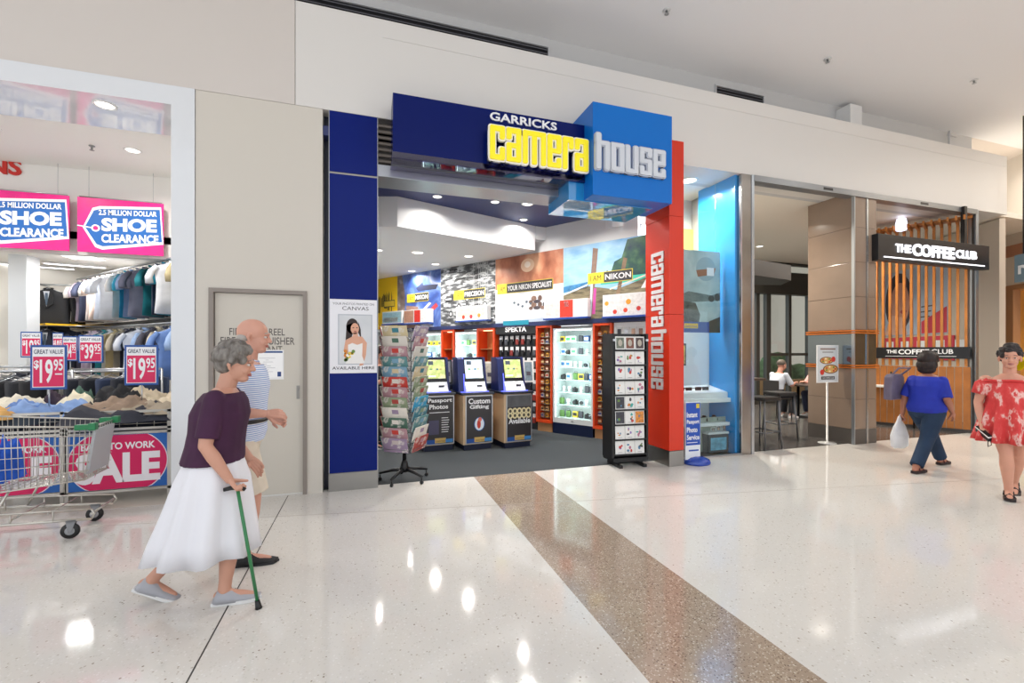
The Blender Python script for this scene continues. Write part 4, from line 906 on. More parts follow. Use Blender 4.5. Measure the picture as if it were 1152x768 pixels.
shoe(XY(87, 7.36), 'pink and blue shoe clearance banner nearest the white gloss column')
shoe(XY(87, 7.36)-(XY(184, 7.36)-XY(87, 7.36))-.085, 'pink and blue shoe clearance banner cut by the left edge')
# white pillar inside
struct('wall_pillar', MB(M('#e3e6e8', .15, coat=.4)).box(-5.0, 6.2, 0, -4.8, 6.9, 0.1)) if False else None
pq = T(11, 395, 6.9); struct('wall_pillar', MB(M('#e2e6ea', .15)).box(pq.x-.02, pq.y, 0, pq.x+.2, pq.y+.3, SZ))
# ---- garments
def garment(kind, col, rough=.75):
    """flat hung garment: local x = width, y = thickness, z down from the hanger hook at 0"""
    mb = MB(M(col, rough, noise_amt=.12, nscale=6)); 
    def sheet(pts, th, seed, cx=0):
        """outline pts (x,z) as strips: list of (z, xl, xr)"""
        prev = None; rnd = random.Random(seed); ph = rnd.uniform(0, 6)
        nx = 6
        rings = []
        for z, xl, xr in pts:
            row = []
            for i in range(nx+1):
                x = xl+(xr-xl)*i/nx; e = 1-abs(2*i/nx-1)**3
                w = .012*math.sin(x*34+ph+z*2)*min(1, -z*2.5)
                row.append((x, -th*e+w, z))
            for i in range(nx, -1, -1):
                x = xl+(xr-xl)*i/nx; e = 1-abs(2*i/nx-1)**3
                w = .012*math.sin(x*34+ph+z*2)*min(1, -z*2.5)
                row.append((x, th*e+w, z))
            rings.append(mb._v(row))
        for A, B in zip(rings, rings[1:]):
            n = len(A)
            for k in range(n): mb._f([A[k], B[k], B[(k+1)%n], A[(k+1)%n]], True)
        mb._f(rings[0]); mb._f(list(reversed(rings[-1])))
    if kind in ('shirt', 'jacket'):
        w = .23 if kind == 'shirt' else .26; L = -.76; th = .035 if kind == 'shirt' else .06
        sheet([(-.05, -.06, .06), (-.075, -.1, .1), (-.12, -w*.93, w*.93), (-.2, -w, w), (-.35, -w*.9, w*.9), (-.55, -w*.93, w*.93), (L, -w, w)], th, 1)
        for s_ in (-1, 1):
            sl = -.36 if kind == 'shirt' else -.68
            mb.tube([(s_*w*.86, 0, -.12), (s_*(w+.03), 0, -.2), (s_*(w+.06), 0, (sl-.2)/2), (s_*(w+.055), -.01, sl)], [.03, .038, .042, .045 if kind == 'shirt' else .042], 10)
        mb.tube([(-.05, -.02, -.045), (0, -.045, -.07), (.05, -.02, -.045), (.04, .03, -.03), (-.04, .03, -.03)], .014, 6, closed=True)
    else:   # trousers folded over
        sheet([(-.08, -.17, .17), (-.11, -.18, .18), (-.4, -.17, .17), (-.7, -.165, .165)], .03, 2)
    return mb
gp = {}
def hang(kind, col, loc, rot, label, group, cname_='shirt'):
    k = (kind, col)
    if k in gp: o = copy_tree(gp[k])
    else:
        o = thing({'shirt': 'hanging_shirt', 'jacket': 'hanging_jacket', 'trousers': 'hanging_trousers'}[kind], None, {'shirt': 'shirt', 'jacket': 'jacket', 'trousers': 'trousers'}[kind])
        garment(kind, col).build('cloth', o)
        if kind == 'shirt':
            m2 = MB(M('#f0f0f0', .5))
            for q in range(5): m2.box(-.006, -.048, -.16-.11*q, .006, -.042, -.148-.11*q)
            m2.build('buttons', o)
        if kind == 'jacket':
            m2 = MB(M('#ccd0d8', .6)); m2.at((0, -.072, 0)).prism([(-.06, -.09), (.06, -.09), (0, -.36)], .006, 'y'); m2.use(M('#4a5a6c', .5)).prism([(-.015, -.12), (.015, -.12), (.02, -.3), (0, -.33), (-.02, -.3)], .004, 'y', -.003); m2.build('shirt_front', o)
            m3 = MB(M(col, .8)); m3.at((0, -.08, 0)).prism([(-.07, -.08), (-.04, -.09), (0, -.38), (-.09, -.3)], .012, 'y').prism([(.07, -.08), (.04, -.09), (0, -.38), (.09, -.3)], .012, 'y'); m3.build('lapels', o)
        MB(m_steel).tube([(-.16, 0, -.1), (0, 0, -.03), (.16, 0, -.1)], .006).tube([(0, 0, -.03), (0, 0, .03), (.015, 0, .045), (.03, 0, .03)], .003, 6).build('hanger', o)
        gp[k] = o
    o.location = loc; o.rotation_euler = (0, 0, rot); o['label'] = label; o['group'] = group
    return o
def kp(s_, off, z): return K0+KX*s_+KN*off+Vector((0, 0, z))
def onK(u, off):
    dx, dy = ray(u); o = K0+KN*off; det = KX.x*(-dy)-(-dx)*KX.y
    return ((-o.x)*(-dy)-(-dx)*(-o.y))/det
cn = {'#d9dde6': 'pale blue grey', '#f0ece8': 'white', '#c7b7c9': 'lilac', '#2a9cc0': 'turquoise', '#7f7f93': 'slate', '#1f7f8a': 'teal', '#3a4058': 'navy', '#b9ab86': 'khaki', '#9ab4dc': 'light blue', '#e6cfc4': 'blush', '#4a4a58': 'charcoal', '#cfc4ae': 'sand', '#6f8fc8': 'mid blue', '#2e3440': 'black'}
def rail(s0, s1, z, off, label):
    t = thing('wall_rail', label, 'clothes rail', kp((s0+s1)/2, off, z), KA)
    h = (s1-s0)/2; MB(m_steel).tube([(-h, 0, 0), (h, 0, 0)], .015, 10).build('rail', t)
    for x in (-h+.05, h-.05): MB(m_steel).box(x-.01, 0, -.01, x+.01, -off+.01 if False else -(off-.01), .01).build('bracket', t)
OFF = .38
rail(.1, 4.1, 2.8, OFF, 'upper chrome clothes rail along the side wall of the clothing shop')
rail(.1, 4.1, 1.9, OFF, 'lower chrome clothes rail along the side wall of the clothing shop')
up = ['#b9ab86', '#d9dde6', '#2a9cc0', '#3a4058', '#1f7f8a', '#7f7f93', '#7f7f93', '#9ab4dc', '#2a9cc0', '#f0ece8', '#d9dde6', '#d9dde6', '#f0ece8', '#e6cfc4', '#f0ece8', '#3a4058', '#c7b7c9', '#f0ece8']
dn_ = ['#9ab4dc', '#6f8fc8', '#3a4058', '#cfc4ae', '#4a4a58', '#9ab4dc', '#d9dde6', '#2e3440', '#4a4a58', '#cfc4ae', '#b9ab86', '#d9dde6', '#1f7f8a', '#3a4058', '#c7b7c9', '#c7b7c9', '#4a4a58', '#cfc4ae']
def ordn(k): return ORD[k] if k else 'first'
ORDN = ['first', 'second', 'third', 'fourth', 'fifth', 'sixth', 'seventh', 'eighth', 'ninth', 'tenth', 'eleventh', 'twelfth', 'thirteenth', 'fourteenth', 'fifteenth', 'sixteenth', 'seventeenth', 'eighteenth']
for i, c in enumerate(up):
    s_ = .2+.215*i; face = i in (1, 5, 10, 11)
    rot = KA+PI+(math.radians(38) if not face else math.radians(75)); rot = math.radians(84-i if not face else 40)+random.uniform(-.12, .12)
    hang('shirt', c, kp(s_, OFF, 2.77), rot, '%s shirt on the upper side rail, %s from the gloss column' % (cn[c], ORDN[i]), 'shirts on the upper side rail')
for i, c in enumerate(dn_):
    s_ = .18+.215*i; rot = math.radians(84-i if i not in (1, 6) else 45)+random.uniform(-.12, .12)
    hang('shirt', c, kp(s_, OFF, 1.87), rot, '%s shirt on the lower side rail, %s from the gloss column' % (cn[c], ORDN[i]), 'shirts on the lower side rail')
struct('trim_8', MB(m_dark).box(.1, -.0, 0, 5.8, .35, .03), loc=kp(0, 0, 1.83), rot=(0, 0, KA)) if False else None
t = thing('wall_shelf', 'yellow edged shelf between the side wall rails of the clothing shop', 'shelf', kp(4.0, .03, 1.96), KA)
MB(m_dark).box(-3.9, .0, 0, .2, .2, .025).build('shelf_board', t); MB(M('#e8b820', .4)).box(-.5, .0, -.03, .3, .9, -.001).build('yellow_edge', t)
# suits on the back wall
def bq(u, v, t_): return T(u, v, t_)
BR = math.atan2(.553, .833)
for i, (u, v, t_, k, c, lb) in enumerate(((55, 322, 7.6, 'jacket', '#1b1c20', 'black suit jacket with shirt and tie hung high on the back wall'), (82, 324, 7.9, 'trousers', '#23252a', 'black trousers hung beside the high black suit jacket'),
        (53, 368, 7.5, 'jacket', '#232838', 'dark navy suit jacket hung below the black suit'), (84, 368, 7.9, 'trousers', '#2a3040', 'dark trousers hung below, right of the navy jacket'), (70, 366, 7.75, 'shirt', '#3a4058', 'navy shirt hung between the low jacket and trousers'))):
    p = bq(u, v, t_); o = hang(k, c, p, .1, lb, 'suits on the back wall'); o.scale = (1.05, 1, 1.0)
    if i in (0, 2):
        t = thing('wall_rail', ['upper', '', 'lower'][i]+' short rail carrying the suits on the back wall', 'clothes rail', p+Vector((.25, .02, .03)), .1)
        MB(m_steel).tube([(-.45, 0, 0), (.5, 0, 0)], .014, 8).build('rail', t)
        for x in (-.4, .45): MB(m_steel).box(x-.01, 0, -.01, x+.01, .32, .01).build('bracket', t)
# lights in the clothing shop
for i, (u, v, tt_, L) in enumerate(((40, 298, 6.5, 1.0), (85, 297, 7.5, .8), (5, 305, 7, .6))):
    p = G(u, v, SZ)
    t = thing('ceiling_light', ['long recessed light slot with spot heads near the back', 'white strip light on the clothing shop ceiling behind the banner', 'strip light at the left edge of the clothing shop ceiling'][i], 'ceiling light', p, .3)
    MB(M('#e8e8e8', .4)).box(-L/2, -.05, -.03, L/2, .05, 0, .004).build('housing', t); MB(M('#ffffff', .4, emit=5)).box(-L/2+.02, -.035, -.033, L/2-.02, .035, -.03).build('tube', t)
def fill_panel(loc, sx, sy, power, label, color=(1, .98, .95)):  # ceiling panel added as soft fill for the clothing shop
    t = thing('added_fill_panel', label, 'ceiling light', loc)
    MB(M('#ededed', .4)).box(-sx/2-.02, -sy/2-.02, -.012, sx/2+.02, sy/2+.02, 0, .002).build('frame', t)
    MB(M('#ffffff', .4, emit=3)).box(-sx/2, -sy/2, -.014, sx/2, sy/2, -.0125).build('diffuser', t)
    ld = bpy.data.lights.new('fill_panel_lamp', 'AREA'); ld.shape = 'RECTANGLE'; ld.size = sx; ld.size_y = sy; ld.energy = power; ld.color = color
    lo = bpy.data.objects.new('fill_panel_lamp', ld); C.objects.link(lo); lo.parent = t; lo.location = (0, 0, -.02)
fill_panel((-4.3, 8.9, SZ), .4, .3, 34, 'added square fill panel on the clothing shop ceiling above the side rails')
fill_panel((-6.2, 8.6, SZ), .4, .3, 24, 'added fill panel on the clothing shop ceiling further left')
for i, (x, y) in enumerate(((-2.7, 6.6), (-3.9, 6.4), (-5.4, 6.6))):  # downlights added as fill for the space behind the soffit
    downlight((x, y, 3.94), 'added fill downlight behind the soffit of the clothing shop, %s' % ['nearest the gloss column', 'in the middle', 'furthest left'][i], 22, .07)
# ---- sale bins
def bin_(x0, y0, w_, label, rot=0):
    t = thing('sale_bin', label, 'bin', (x0, y0, 0), rot, 'metal sale bins')
    m = M('#b8b4ae', .3, .9); D = .75; H = .915
    for (x, y) in ((.015, .015), (w_-.015, .015), (.015, D), (w_-.015, D)): MB(m).box(x-.015, y-.015, 0, x+.015, y+.015, H, .002).build('post', t)
    mb = MB(m).box(.004, 0, .1, .014, .01, .91)
    for z in (.12, .69, .73, .9):
        mb.box(.0, 0, z-.012, w_, .025, z+.012).box(0, D-.01, z-.012, w_, D+.015, z+.012).box(0, 0, z-.012, .025, D, z+.012).box(w_-.025, 0, z-.012, w_, D, z+.012)
    mb.build('rails', t)
    mb = MB(m)
    for k in range(1, 6): mb.tube([(w_*k/6, .012, .73), (w_*k/6, .012, .9)], .004, 6)
    for z in (.775, .82, .86): mb.tube([(0, .012, z), (w_, .012, z)], .004, 6).tube([(w_-.01, 0, z), (w_-.01, D, z)], .004, 6)
    mb.build('wire_mesh', t)
    MB(M('#3a3a42', .6)).box(.02, .03, .7, w_-.02, D-.02, .72).build('tray', t)
    mb = MB(M('#1b5fae', .4)); mb.box(.03, .0, .14, w_-.03, .012, .675); mb.at((0, -.0005, 0), FACE); a, b = w_/2, .405
    mb.disc(a, b, w_*.47, .36, M('#e8c8d8'), 1, 40) if False else None
    def clipdisc(rx, ry, m_, L):
        pts = []
        for k in range(60):
            q = 2*PI*k/60; x = a+rx*math.cos(q); y = b+ry*math.sin(q); pts.append((x, max(.142, min(.672, y))))
        mb.shape(pts, m_, L)
    clipdisc(w_*.475, .34, M('#e9dfe8'), 1); clipdisc(w_*.465, .33, M('#d6145c'), 2)
    wq = M('#f2eef2', .4)
    mb.word('BACK TO WORK', w_*.15, .53, w_*.85, .6, wq, 3, .03); mb.word('SALE', w_*.1, .2, w_*.9, .5, wq, 3, .045)
    mb.build('sale_sign', t)
    return t
BW = .86
bin_(-2.76, 5.42, BW, 'metal sale bin with pink back to work sale sign next to the white gloss column')
bin_(-2.76-BW-.03, 5.47, BW, 'metal sale bin behind the shopping trolley, cut by the left edge')
def folded(col, w_, d_, h_, seed, stripes=False):
    mb = MB(M(col, .85, noise_amt=.16, nscale=9, bump=.5)); rnd = random.Random(seed); nx, ny = 16, 12
    ph = [rnd.uniform(0, 6) for _ in range(6)]
    def hgt(x, y):
        e = (1-abs(x)**4)*(1-abs(y)**4)
        f = .5+.16*math.sin(3.1*x+2.2*y+ph[0])+.14*math.sin(7*x-3*y+ph[1])+.10*math.sin(12*y+5*x+ph[2])+.06*math.sin(19*x+ph[3])
        return 1.3*h_*e**.35*max(.15, f)
    top = []; bot = []
    for j in range(ny+1):
        r1 = []; r2 = []
        for i in range(nx+1):
            x = -1+2*i/nx; y = -1+2*j/ny
            wx = 1+.10*math.sin(3*y+ph[4])+.05*math.sin(9*y+ph[0]); wy = 1+.14*math.sin(3*x+ph[5])+.05*math.sin(10*x+ph[1])
            X_, Y_ = x*w_/2*wx, y*d_/2*wy
            r1.append((X_, Y_, hgt(x, y))); r2.append((X_*1.0, Y_*1.0, 0))
        top.append(mb._v(r1)); bot.append(mb._v(r2))
    for j in range(ny):
        for i in range(nx):
            mb._f([top[j][i], top[j][i+1], top[j+1][i+1], top[j+1][i]], True); mb._f([bot[j][i], bot[j+1][i], bot[j+1][i+1], bot[j][i+1]])
    for i in range(nx): mb._f([bot[0][i], bot[0][i+1], top[0][i+1], top[0][i]], True); mb._f([bot[ny][i+1], bot[ny][i], top[ny][i], top[ny][i+1]], True)
    for j in range(ny): mb._f([bot[j+1][0], bot[j][0], top[j][0], top[j+1][0]], True); mb._f([bot[j][nx], bot[j+1][nx], top[j+1][nx], top[j][nx]], True)
    return mb
pile = [('#2b2d38', -2.35, .12, .84, .5, .17, 'dark'), ('#8f7a68', -2.42, .22, .62, .34, .17, 'brown'), ('#d0c2aa', -2.12, .42, .6, .42, .2, 'pale sand'), ('#a89a86', -2.1, .15, .56, .28, .12, 'stone'), ('#16171c', -2.55, .5, .5, .4, .26, 'black'), ('#c4b59c', -2.25, .6, .6, .3, .24, 'beige'),
        ('#7f9ccb', -2.98, .2, .62, .3, .16, 'light denim blue'), ('#5f7fb8', -3.22, .3, .4, .3, .15, 'denim blue'), ('#c89c5c', -3.4, .12, .5, .3, .12, 'tan'), ('#cfc9b9', -3.3, .5, .7, .36, .18, 'cream'), ('#3a2c3c', -3.05, .5, .34, .3, .22, 'plum'), ('#e6dcc2', -2.85, .5, .4, .36, .2, 'ivory'), ('#4a6a5c', -2.9, .62, .3, .2, .24, 'green'), ('#26303c', -3.2, .15, .8, .26, .1, 'dark navy')]
for i, (c, x, y, w_, d_, h_, nm) in enumerate(pile):
    z = .86 if i not in (0, 13) else .80
    o = folded(c, w_, d_, h_, i).build('folded_trousers', None, (x, 5.44+y, z), (0, 0, random.uniform(-.2, .2)))
    tag(o, '%s folded trousers on top of the %s sale bin' % (nm, 'right' if i < 6 else 'left'), 'trousers', 'folded trousers on the sale bins')
for i, (x, c, nm) in enumerate(((-2.3, '#2c3040', 'dark'), (-3.2, '#23283a', 'navy'))):
    tag(folded(c, .8, .6, .22, 40+i).build('folded_jeans', None, (x, 5.8, .722)), '%s folded jeans inside the wire mesh of the %s sale bin' % (nm, ['right', 'left'][i]), 'jeans', 'jeans in the sale bins')
# price signs: big ones on stalks
def price(u0, u1, v0, v1, Y, main, label):
    a, b = onY(u0, v1, Y), onY(u1, v0, Y); w_ = b.x-a.x; z1 = ZY((u0+u1)/2, v0, Y); z0 = ZY((u0+u1)/2, v1, Y); H = z1-z0
    t = thing('price_sign', label, 'price sign', (a.x, Y, z0), 0, 'great value price signs')
    mb = MB(M('#1a4f9c', .4)); mb.box(0, 0, 0, w_, .012, H, .002); mb.at((0, -.0005, 0), FACE); wq = M('#efeff2', .4); rd = M('#d81858', .4)
    mb.rect(w_*.06, H*.05, w_*.94, H*.95, wq, 1); mb.rect(w_*.08, H*.065, w_*.92, H*.74, rd, 2)
    mb.word('GREAT VALUE', w_*.1, H*.8, w_*.9, H*.9, M('#4a4c62'), 2, .02)
    mb.word('$', w_*.1, H*.45, w_*.24, H*.66, wq, 3, .03); mb.word(main, w_*.26, H*.14, w_*.62, H*.68, wq, 3, .025); mb.word('95', w_*.64, H*.42, w_*.9, H*.68, wq, 3, .02); mb.rect(w_*.68, H*.33, w_*.88, H*.36, wq, 3)
    mb.build('sign_board', t); MB(m_steel).tube([(w_/2, .01, 0.02), (w_/2, .01, -max(.12, z0-.95) if z0-.95 > .1 else -.12)], .006, 8).build('stalk', t)
price(34, 75, 388, 438, 5.62, '19', 'large nineteen ninety five price sign on the left sale bin')
price(140, 178, 388, 433, 5.62, '19', 'large nineteen ninety five price sign on the right sale bin')
price(88, 116, 377, 408, 7.0, '39', 'thirty nine ninety five price sign behind the sale bins')
price(70, 87, 378, 406, 7.3, '34', 'thirty four ninety five price sign left of the thirty nine sign')
price(23, 47, 373, 402, 7.2, '19', 'small nineteen ninety five price sign above the large left one')
price(59, 71, 374, 400, 7.9, '10', 'small distant price sign between the nineteen and thirty four signs')
# floor racks behind the bins
def floor_rack(u, Y, n, cols, kind, lab, rot=0, z=1.2, w_=1.1, nm='trousers'):
    p = onY(u, 395, Y); t = thing('clothes_rack', lab, 'clothes rack', (p.x, Y, 0), rot)
    MB(m_steel).tube([(-w_/2, 0, z), (w_/2, 0, z)], .014, 8).build('rail', t)
    for s_ in (-1, 1): MB(m_steel).tube([(s_*w_/2, 0, z), (s_*w_/2, 0, 0.03)], .014, 8).box(s_*w_/2-.015, -.25, 0, s_*w_/2+.015, .25, .03).build('upright', t)
    for k in range(n):
        x = -w_/2+.08+(w_-.16)*k/(n-1); c = cols[k % len(cols)]
        hang(kind, c[0], (p.x+x*math.cos(rot), Y+x*math.sin(rot), z-.03), rot+math.radians(random.uniform(40, 62)), '%s %s on the %s, %s from its left end' % (c[1], nm, lab.split(' with')[0], ORDN[k]), 'clothes on the '+lab.split(' with')[0])
floor_rack(92, 6.9, 7, [('#a89878', 'khaki'), ('#b3a68c', 'stone'), ('#2b2f3a', 'dark'), ('#23262e', 'black')], 'trousers', 'low floor rack behind the sale bins with trousers', 0, 1.25, 1.5)
floor_rack(133, 6.75, 6, [('#2b2f3a', 'dark'), ('#23262e', 'black'), ('#34405c', 'navy')], 'trousers', 'right floor rack with dark trousers', 0, 1.28, .9)
floor_rack(25, 6.75, 5, [('#e3e0da', 'white'), ('#d8d4cc', 'cream'), ('#2b2f3a', 'dark')], 'shirt', 'left floor rack with white shirts', 0, 1.32, .8, 'shirt')
floor_rack(2, 6.4, 7, [('#1c1d22', 'black'), ('#2c2e34', 'charcoal')], 'trousers', 'left edge floor rack with black trousers', 0, 1.28, .8)
# ---- shopping trolley
tp = Vector((-2.12, 4.72, 0)); t = thing('shopping_trolley', 'chrome wire shopping trolley with green bumper corners in front of the sale bins', 'trolley', tp, PI+math.radians(4))
wm = M('#c9c6be', .3, .9)
# local: x=0 nose, x grows to the handle; basket tapers to the nose
def bk(x, s_, z):       # side panel point
    wd = .21+.09*min(1, x/.9); return (x, s_*(wd-.04*(.95-z)), z)
zt0, zt1, zb0, zb1 = .88, .96, .47, .52-.0
def topz(x): return .885+.08*x
def botz(x): return .46+.0*x-.06*x
Lg = 1.0
mb = MB(wm)
for s_ in (-1, 1):
    mb.tube([bk(.02, s_, topz(0)), bk(Lg, s_, topz(Lg))], .008, 6); mb.tube([bk(.06, s_, botz(0)), bk(Lg-.08, s_, botz(Lg))], .006, 6)
    for k in range(1, 6):
        f = k/6; mb.tube([bk(.02+.02*f, s_, topz(0)*(1-f)+botz(0)*f), bk(Lg-.04*f, s_, topz(Lg)*(1-f)+botz(Lg)*f)], .003 if k != 2 else .006, 5)
    for k in range(27):
        x = .05+.93*k/26; mb.tube([bk(x, s_, topz(x)), bk(x*.96+.02, s_, botz(x))], .0025, 5)
for k in range(11):
    y = -1+.2*k; w0 = bk(.04, 1, .9)[1]; w1 = bk(.06, 1, .47)[1]; mb.tube([(.02, y*w0, topz(0)), (.06, y*w1, botz(0))], .0025, 5); mb.tube([(.06, y*w1, botz(0)), (Lg-.08, y*bk(Lg, 1, .47)[1], botz(Lg))], .0028, 5)
for k in range(7):
    f = k/6; z = topz(0)*(1-f)+botz(0)*f; x = .02+.04*f; w0 = bk(x, 1, z)[1]; mb.tube([(x, -w0, z), (x, w0, z)], .004 if k else .008, 5)
for k in range(14):
    x = .1+.062*k; w0 = bk(x, 1, botz(x))[1]; mb.tube([(x, -w0, botz(x)), (x, w0, botz(x))], .0028, 5)
mb.build('basket', t)
for s_ in (-1, 1):
    mb = MB(M('#157a48', .35)); y = bk(.0, 1, .88)[1]*s_; mb.box(-.01, y-.025, .865, .12, y+.02, .91, .008).box(-.02, y-.03, .86, .03, y+.03, .92, .01); mb.build('bumper_corner', t)
MB(M('#b9bcc0', .4)).prism([(.0, .86), (.02, .86), (.075, .5), (.05, .5)], .34, 'y', -.17).build('nose_panel', t)
mb = MB(wm)
for s_ in (-1, 1):
    mb.tube([(.02, s_*.2, .14), (.5, s_*.23, .17), (.95, s_*.25, .2), (.98, s_*.26, .5), (1.02, s_*.29, .96)], .011, 8)
    mb.tube([(.02, s_*.2, .22), (.95, s_*.25, .28)], .007, 6).tube([(.02, s_*.2, .14), (.0, s_*.2, .18), (.02, s_*.2, .22)], .008, 6)
    mb.tube([(.62, s_*.24, .18), (.5, s_*.22, .44)], .009, 6)
    for x in (.25, .5, .75): mb.tube([(x, s_*.22, .155), (x, s_*.22, .245)], .005, 6)
mb.tube([(.02, -.2, .18), (.02, .2, .18)], .009, 6).tube([(.5, -.23, .2), (.5, .23, .2)], .007, 6).tube([(.28, -.22, .22), (.28, .22, .22)], .005, 6)
mb.build('chassis', t)
for x, s_ in ((.14, -1), (.14, 1), (.92, -1), (.92, 1)):
    mb = MB(M('#8e9094', .35, .8)); mb.prism([(-.03, .15), (.035, .15), (.02, .05), (0.0, .05)], .006, 'y', -.02).prism([(-.03, .15), (.035, .15), (.02, .05), (0.0, .05)], .006, 'y', .014).box(-.03, -.02, .135, .035, .02, .15); c_ = mb.build('caster_fork', t, (x, s_*.2, 0))
    MB(m_black).lathe([(.03, -.012), (.058, -.012), (.062, -.006), (.062, .006), (.058, .012), (.03, .012)], 24, (0, 0, 0), 'y').use(M('#a0a2a6', .4)).lathe([(.005, -.013), (.032, -.0125), (.032, .0125), (.005, .013)], 20, (0, 0, 0), 'y').build('wheel', c_, (.012, 0, .063))
tag(folded('#1d56c0', .3, .36, .36, 77).build('shopping_bag', None, (tp.x-.72, tp.y-.04, .47), (0, 0, .1)), 'bright blue bag lying inside the shopping trolley', 'bag')
mb = MB(wm); mb.tube([(.98, -.29, .97), (1.02, -.29, 1.02), (1.02, .29, 1.02), (.98, .29, .97)], .014, 8); mb.build('handle', t)
# ================================================================ CAFE AND THE RIGHT SIDE
CX0, CX1 = XY(847, F0), 10.5
struct('trim_9', MB(M('#8f9296', .35, .7)).box(CX0, F0-.03, 3.985, CX1+.05, F0+.12, FZ-.002).use(m_dark).box(6.75, F0-.032, 4.01, 6.95, F0-.029, 4.05).box(9.0, F0-.032, 4.01, 9.2, F0-.029, 4.05))
struct('wall_cafe_left', MB(M('#cfcac2', .5)).box(CX0-.03, F0+.26, 0, CX0, 10.2, 4.2))
struct('ceiling_cafe', MB(M('#e9e2d6', .6)).box(CX0-.03, F0+.1, 4.08, 14.6, 10.2, 4.18))
struct('ceiling_cafe', MB(M('#2f2e30', .5)).box(CX0, 9.2, 3.05, 8.9, 13.0, 3.4)) if False else None
# tiled column
c0, c1, cy0, cy1 = 7.456, 7.965, F0-.0, 5.94
t = thing('tiled_column', 'brown tiled column with a mirrored band between orange trims at the cafe entrance', 'column', (c0, cy0, 0))
w_, D = c1-c0, cy1-cy0; tile = M('#8d7a6b', .16, noise_amt=.06, nscale=2)
mb = MB(tile)
for z0, z1 in ((.24, .72), (.724, 1.22), (1.85, 2.38), (2.384, 2.94), (2.944, 3.5), (3.504, FZ-.002)):
    mb.box(0, 0, z0, w_, D, z1, .004)
mb.build('tile_cladding', t)
MB(M('#55504c', .3)).box(-.003, -.003, 0, w_+.003, D, .236).build('kick_plate', t)
MB(M('#3a3431', .6)).box(.01, .01, .2, w_-.01, D-.01, FZ-.01).build('core', t)
MB(M('#7b8790', .08, .9)).box(0, 0, 1.29, w_, D, 1.78).build('mirror_band', t)
for z in (1.225, 1.785): MB(M('#c26a24', .35)).box(-.03, -.03, z, w_+.03, D+.02, z+.022, .003).box(-.03, -.03, z+.036, w_+.03, D+.02, z+.058, .003).build('orange_trim', t)
MB(M('#aeb4ba', .25, .9)).box(.27, -.012, 0, .31, .0, FZ-.01).build('steel_strip', t)
MB(M('#aeb4ba', .3, .9)).box(-.02, -.02, 0, .0, .03, FZ-.01, .002).build('corner_strip', t)
# poster stand
q = G(933, 498); t = thing('poster_stand', 'slim white stand with a pizza poster in front of the brown tiled column', 'sign', (q.x-.05, q.y, 0))
MB(M('#d4d2ce', .3)).lathe([(.13, 0), (.13, .008), (.015, .015), (.015, 1.0)], 20).build('pole_and_base', t)
mb = MB(M('#f1f1f1', .3)); mb.box(-.24, -.012, .99, .24, .0, 1.6, .002); mb.at((0, -.0125, .99), FACE)
mb.rect(-.225, .015, .225, .595, M('#cfd3d6'), 1); mb.rect(-.17, .535, .17, .56, M('#8a7468'), 2); mb.rect(-.12, .485, .12, .505, M('#9a9a9a'), 2)
for cx_, cy_, rx, ry in ((-.03, .36, .15, .06), (.06, .22, .17, .075)):
    mb.disc(cx_, cy_, rx, ry, M('#7a4a2a'), 3); mb.disc(cx_, cy_, rx*.85, ry*.8, M('#d8a860'), 4)
    for k in range(7): mb.disc(cx_+rx*.6*math.cos(k*.9), cy_+ry*.5*math.sin(k*.9), .022, .016, M(['#c03a28', '#6a8a3a', '#efe2c0'][k % 3]), 5+k % 2, 8)
for a_, b_2 in ((.12, .38), (-.13, .17)): mb.disc(a_, b_2, .045, .045, M('#d23a2c'), 7, 16)
mb.rect(-.15, .05, .15, .1, M('#2a2a2c'), 3); mb.word('THE COFFEE CLUB', -.13, .062, .13, .088, M('#f0f0f0'), 4)
mb.build('poster_board', t)
# illuminated box sign
gy = 5.05; g0 = XY(988, gy); g1 = XY(1113, gy)
t = thing('cafe_sign', 'black box sign with glowing white coffee club lettering above the cafe entrance', 'sign', (g0, gy, 2.975)); w_ = g1-g0
MB(M('#1c1c1f', .4)).box(0, 0, 0, w_, .1, .43, .004).build('sign_box', t)
gl = M('#f6f8ff', .4, emit=1.6); mb = MB(gl); mb.at((0, -.002, 0), FACE)
xx = lambda u: XY(u, gy)-g0
mb.text('THE', xx(1007), .155, xx(1024), .29, .015, .03); mb.text('COFFEE', xx(1026), .12, xx(1073), .325, .015, .035); mb.text('CLUB', xx(1075), .155, xx(1098), .30, .015, .03)
mb.at(); mb.box(xx(994), -.012, .05, xx(1107), 0, .068); mb.build('lettering', t)
MB(m_black).box(xx(1087), .02, .43, xx(1087)+.07, .08, FZ-2.975).build('hanging_bracket', t)
# slat screen
A_ = Vector((10.5, 5.2, 0)); sd = Vector((-.42, .907, 0)).normalized(); SA = math.atan2(-sd.y, -sd.x)
B_ = A_+sd*1.5
t = thing('slat_screen', 'tall timber slat screen with solid lower panels at the right side of the cafe', 'screen', B_, SA)
tim = M('#b87432', .45, noise_amt=.15, nscale=4); tim2 = M('#a8682e', .45, noise_amt=.15, nscale=4)
for k in range(14):
    x = .02+.108*k; MB(tim).box(x, 0, 1.22, x+.04, .12, 3.93, .003).build('slat', t)
mb = MB(tim2)
for k in range(14): mb.box(.0+.108*k, .01, .06, .1+.108*k, .05, 1.21, .004)
mb.build('lower_panel', t)
MB(M('#3a3634', .4)).box(0, .0, 0, 1.52, .06, .06).build('plinth', t)
MB(tim).box(-.02, -.02, 3.93, 1.53, .16, 3.98).build('head_rail', t)
mb = MB(tim)
for k in range(14): mb.box(.02+.108*k, -.45, 3.84, .05+.108*k, -.001, 3.92)
mb.build('canopy_ribs', t)
t = thing('cafe_name_board', 'low black board with coffee club name fixed across the timber slats', 'sign', B_-Vector((-sd.y, sd.x, 0))*0, SA)
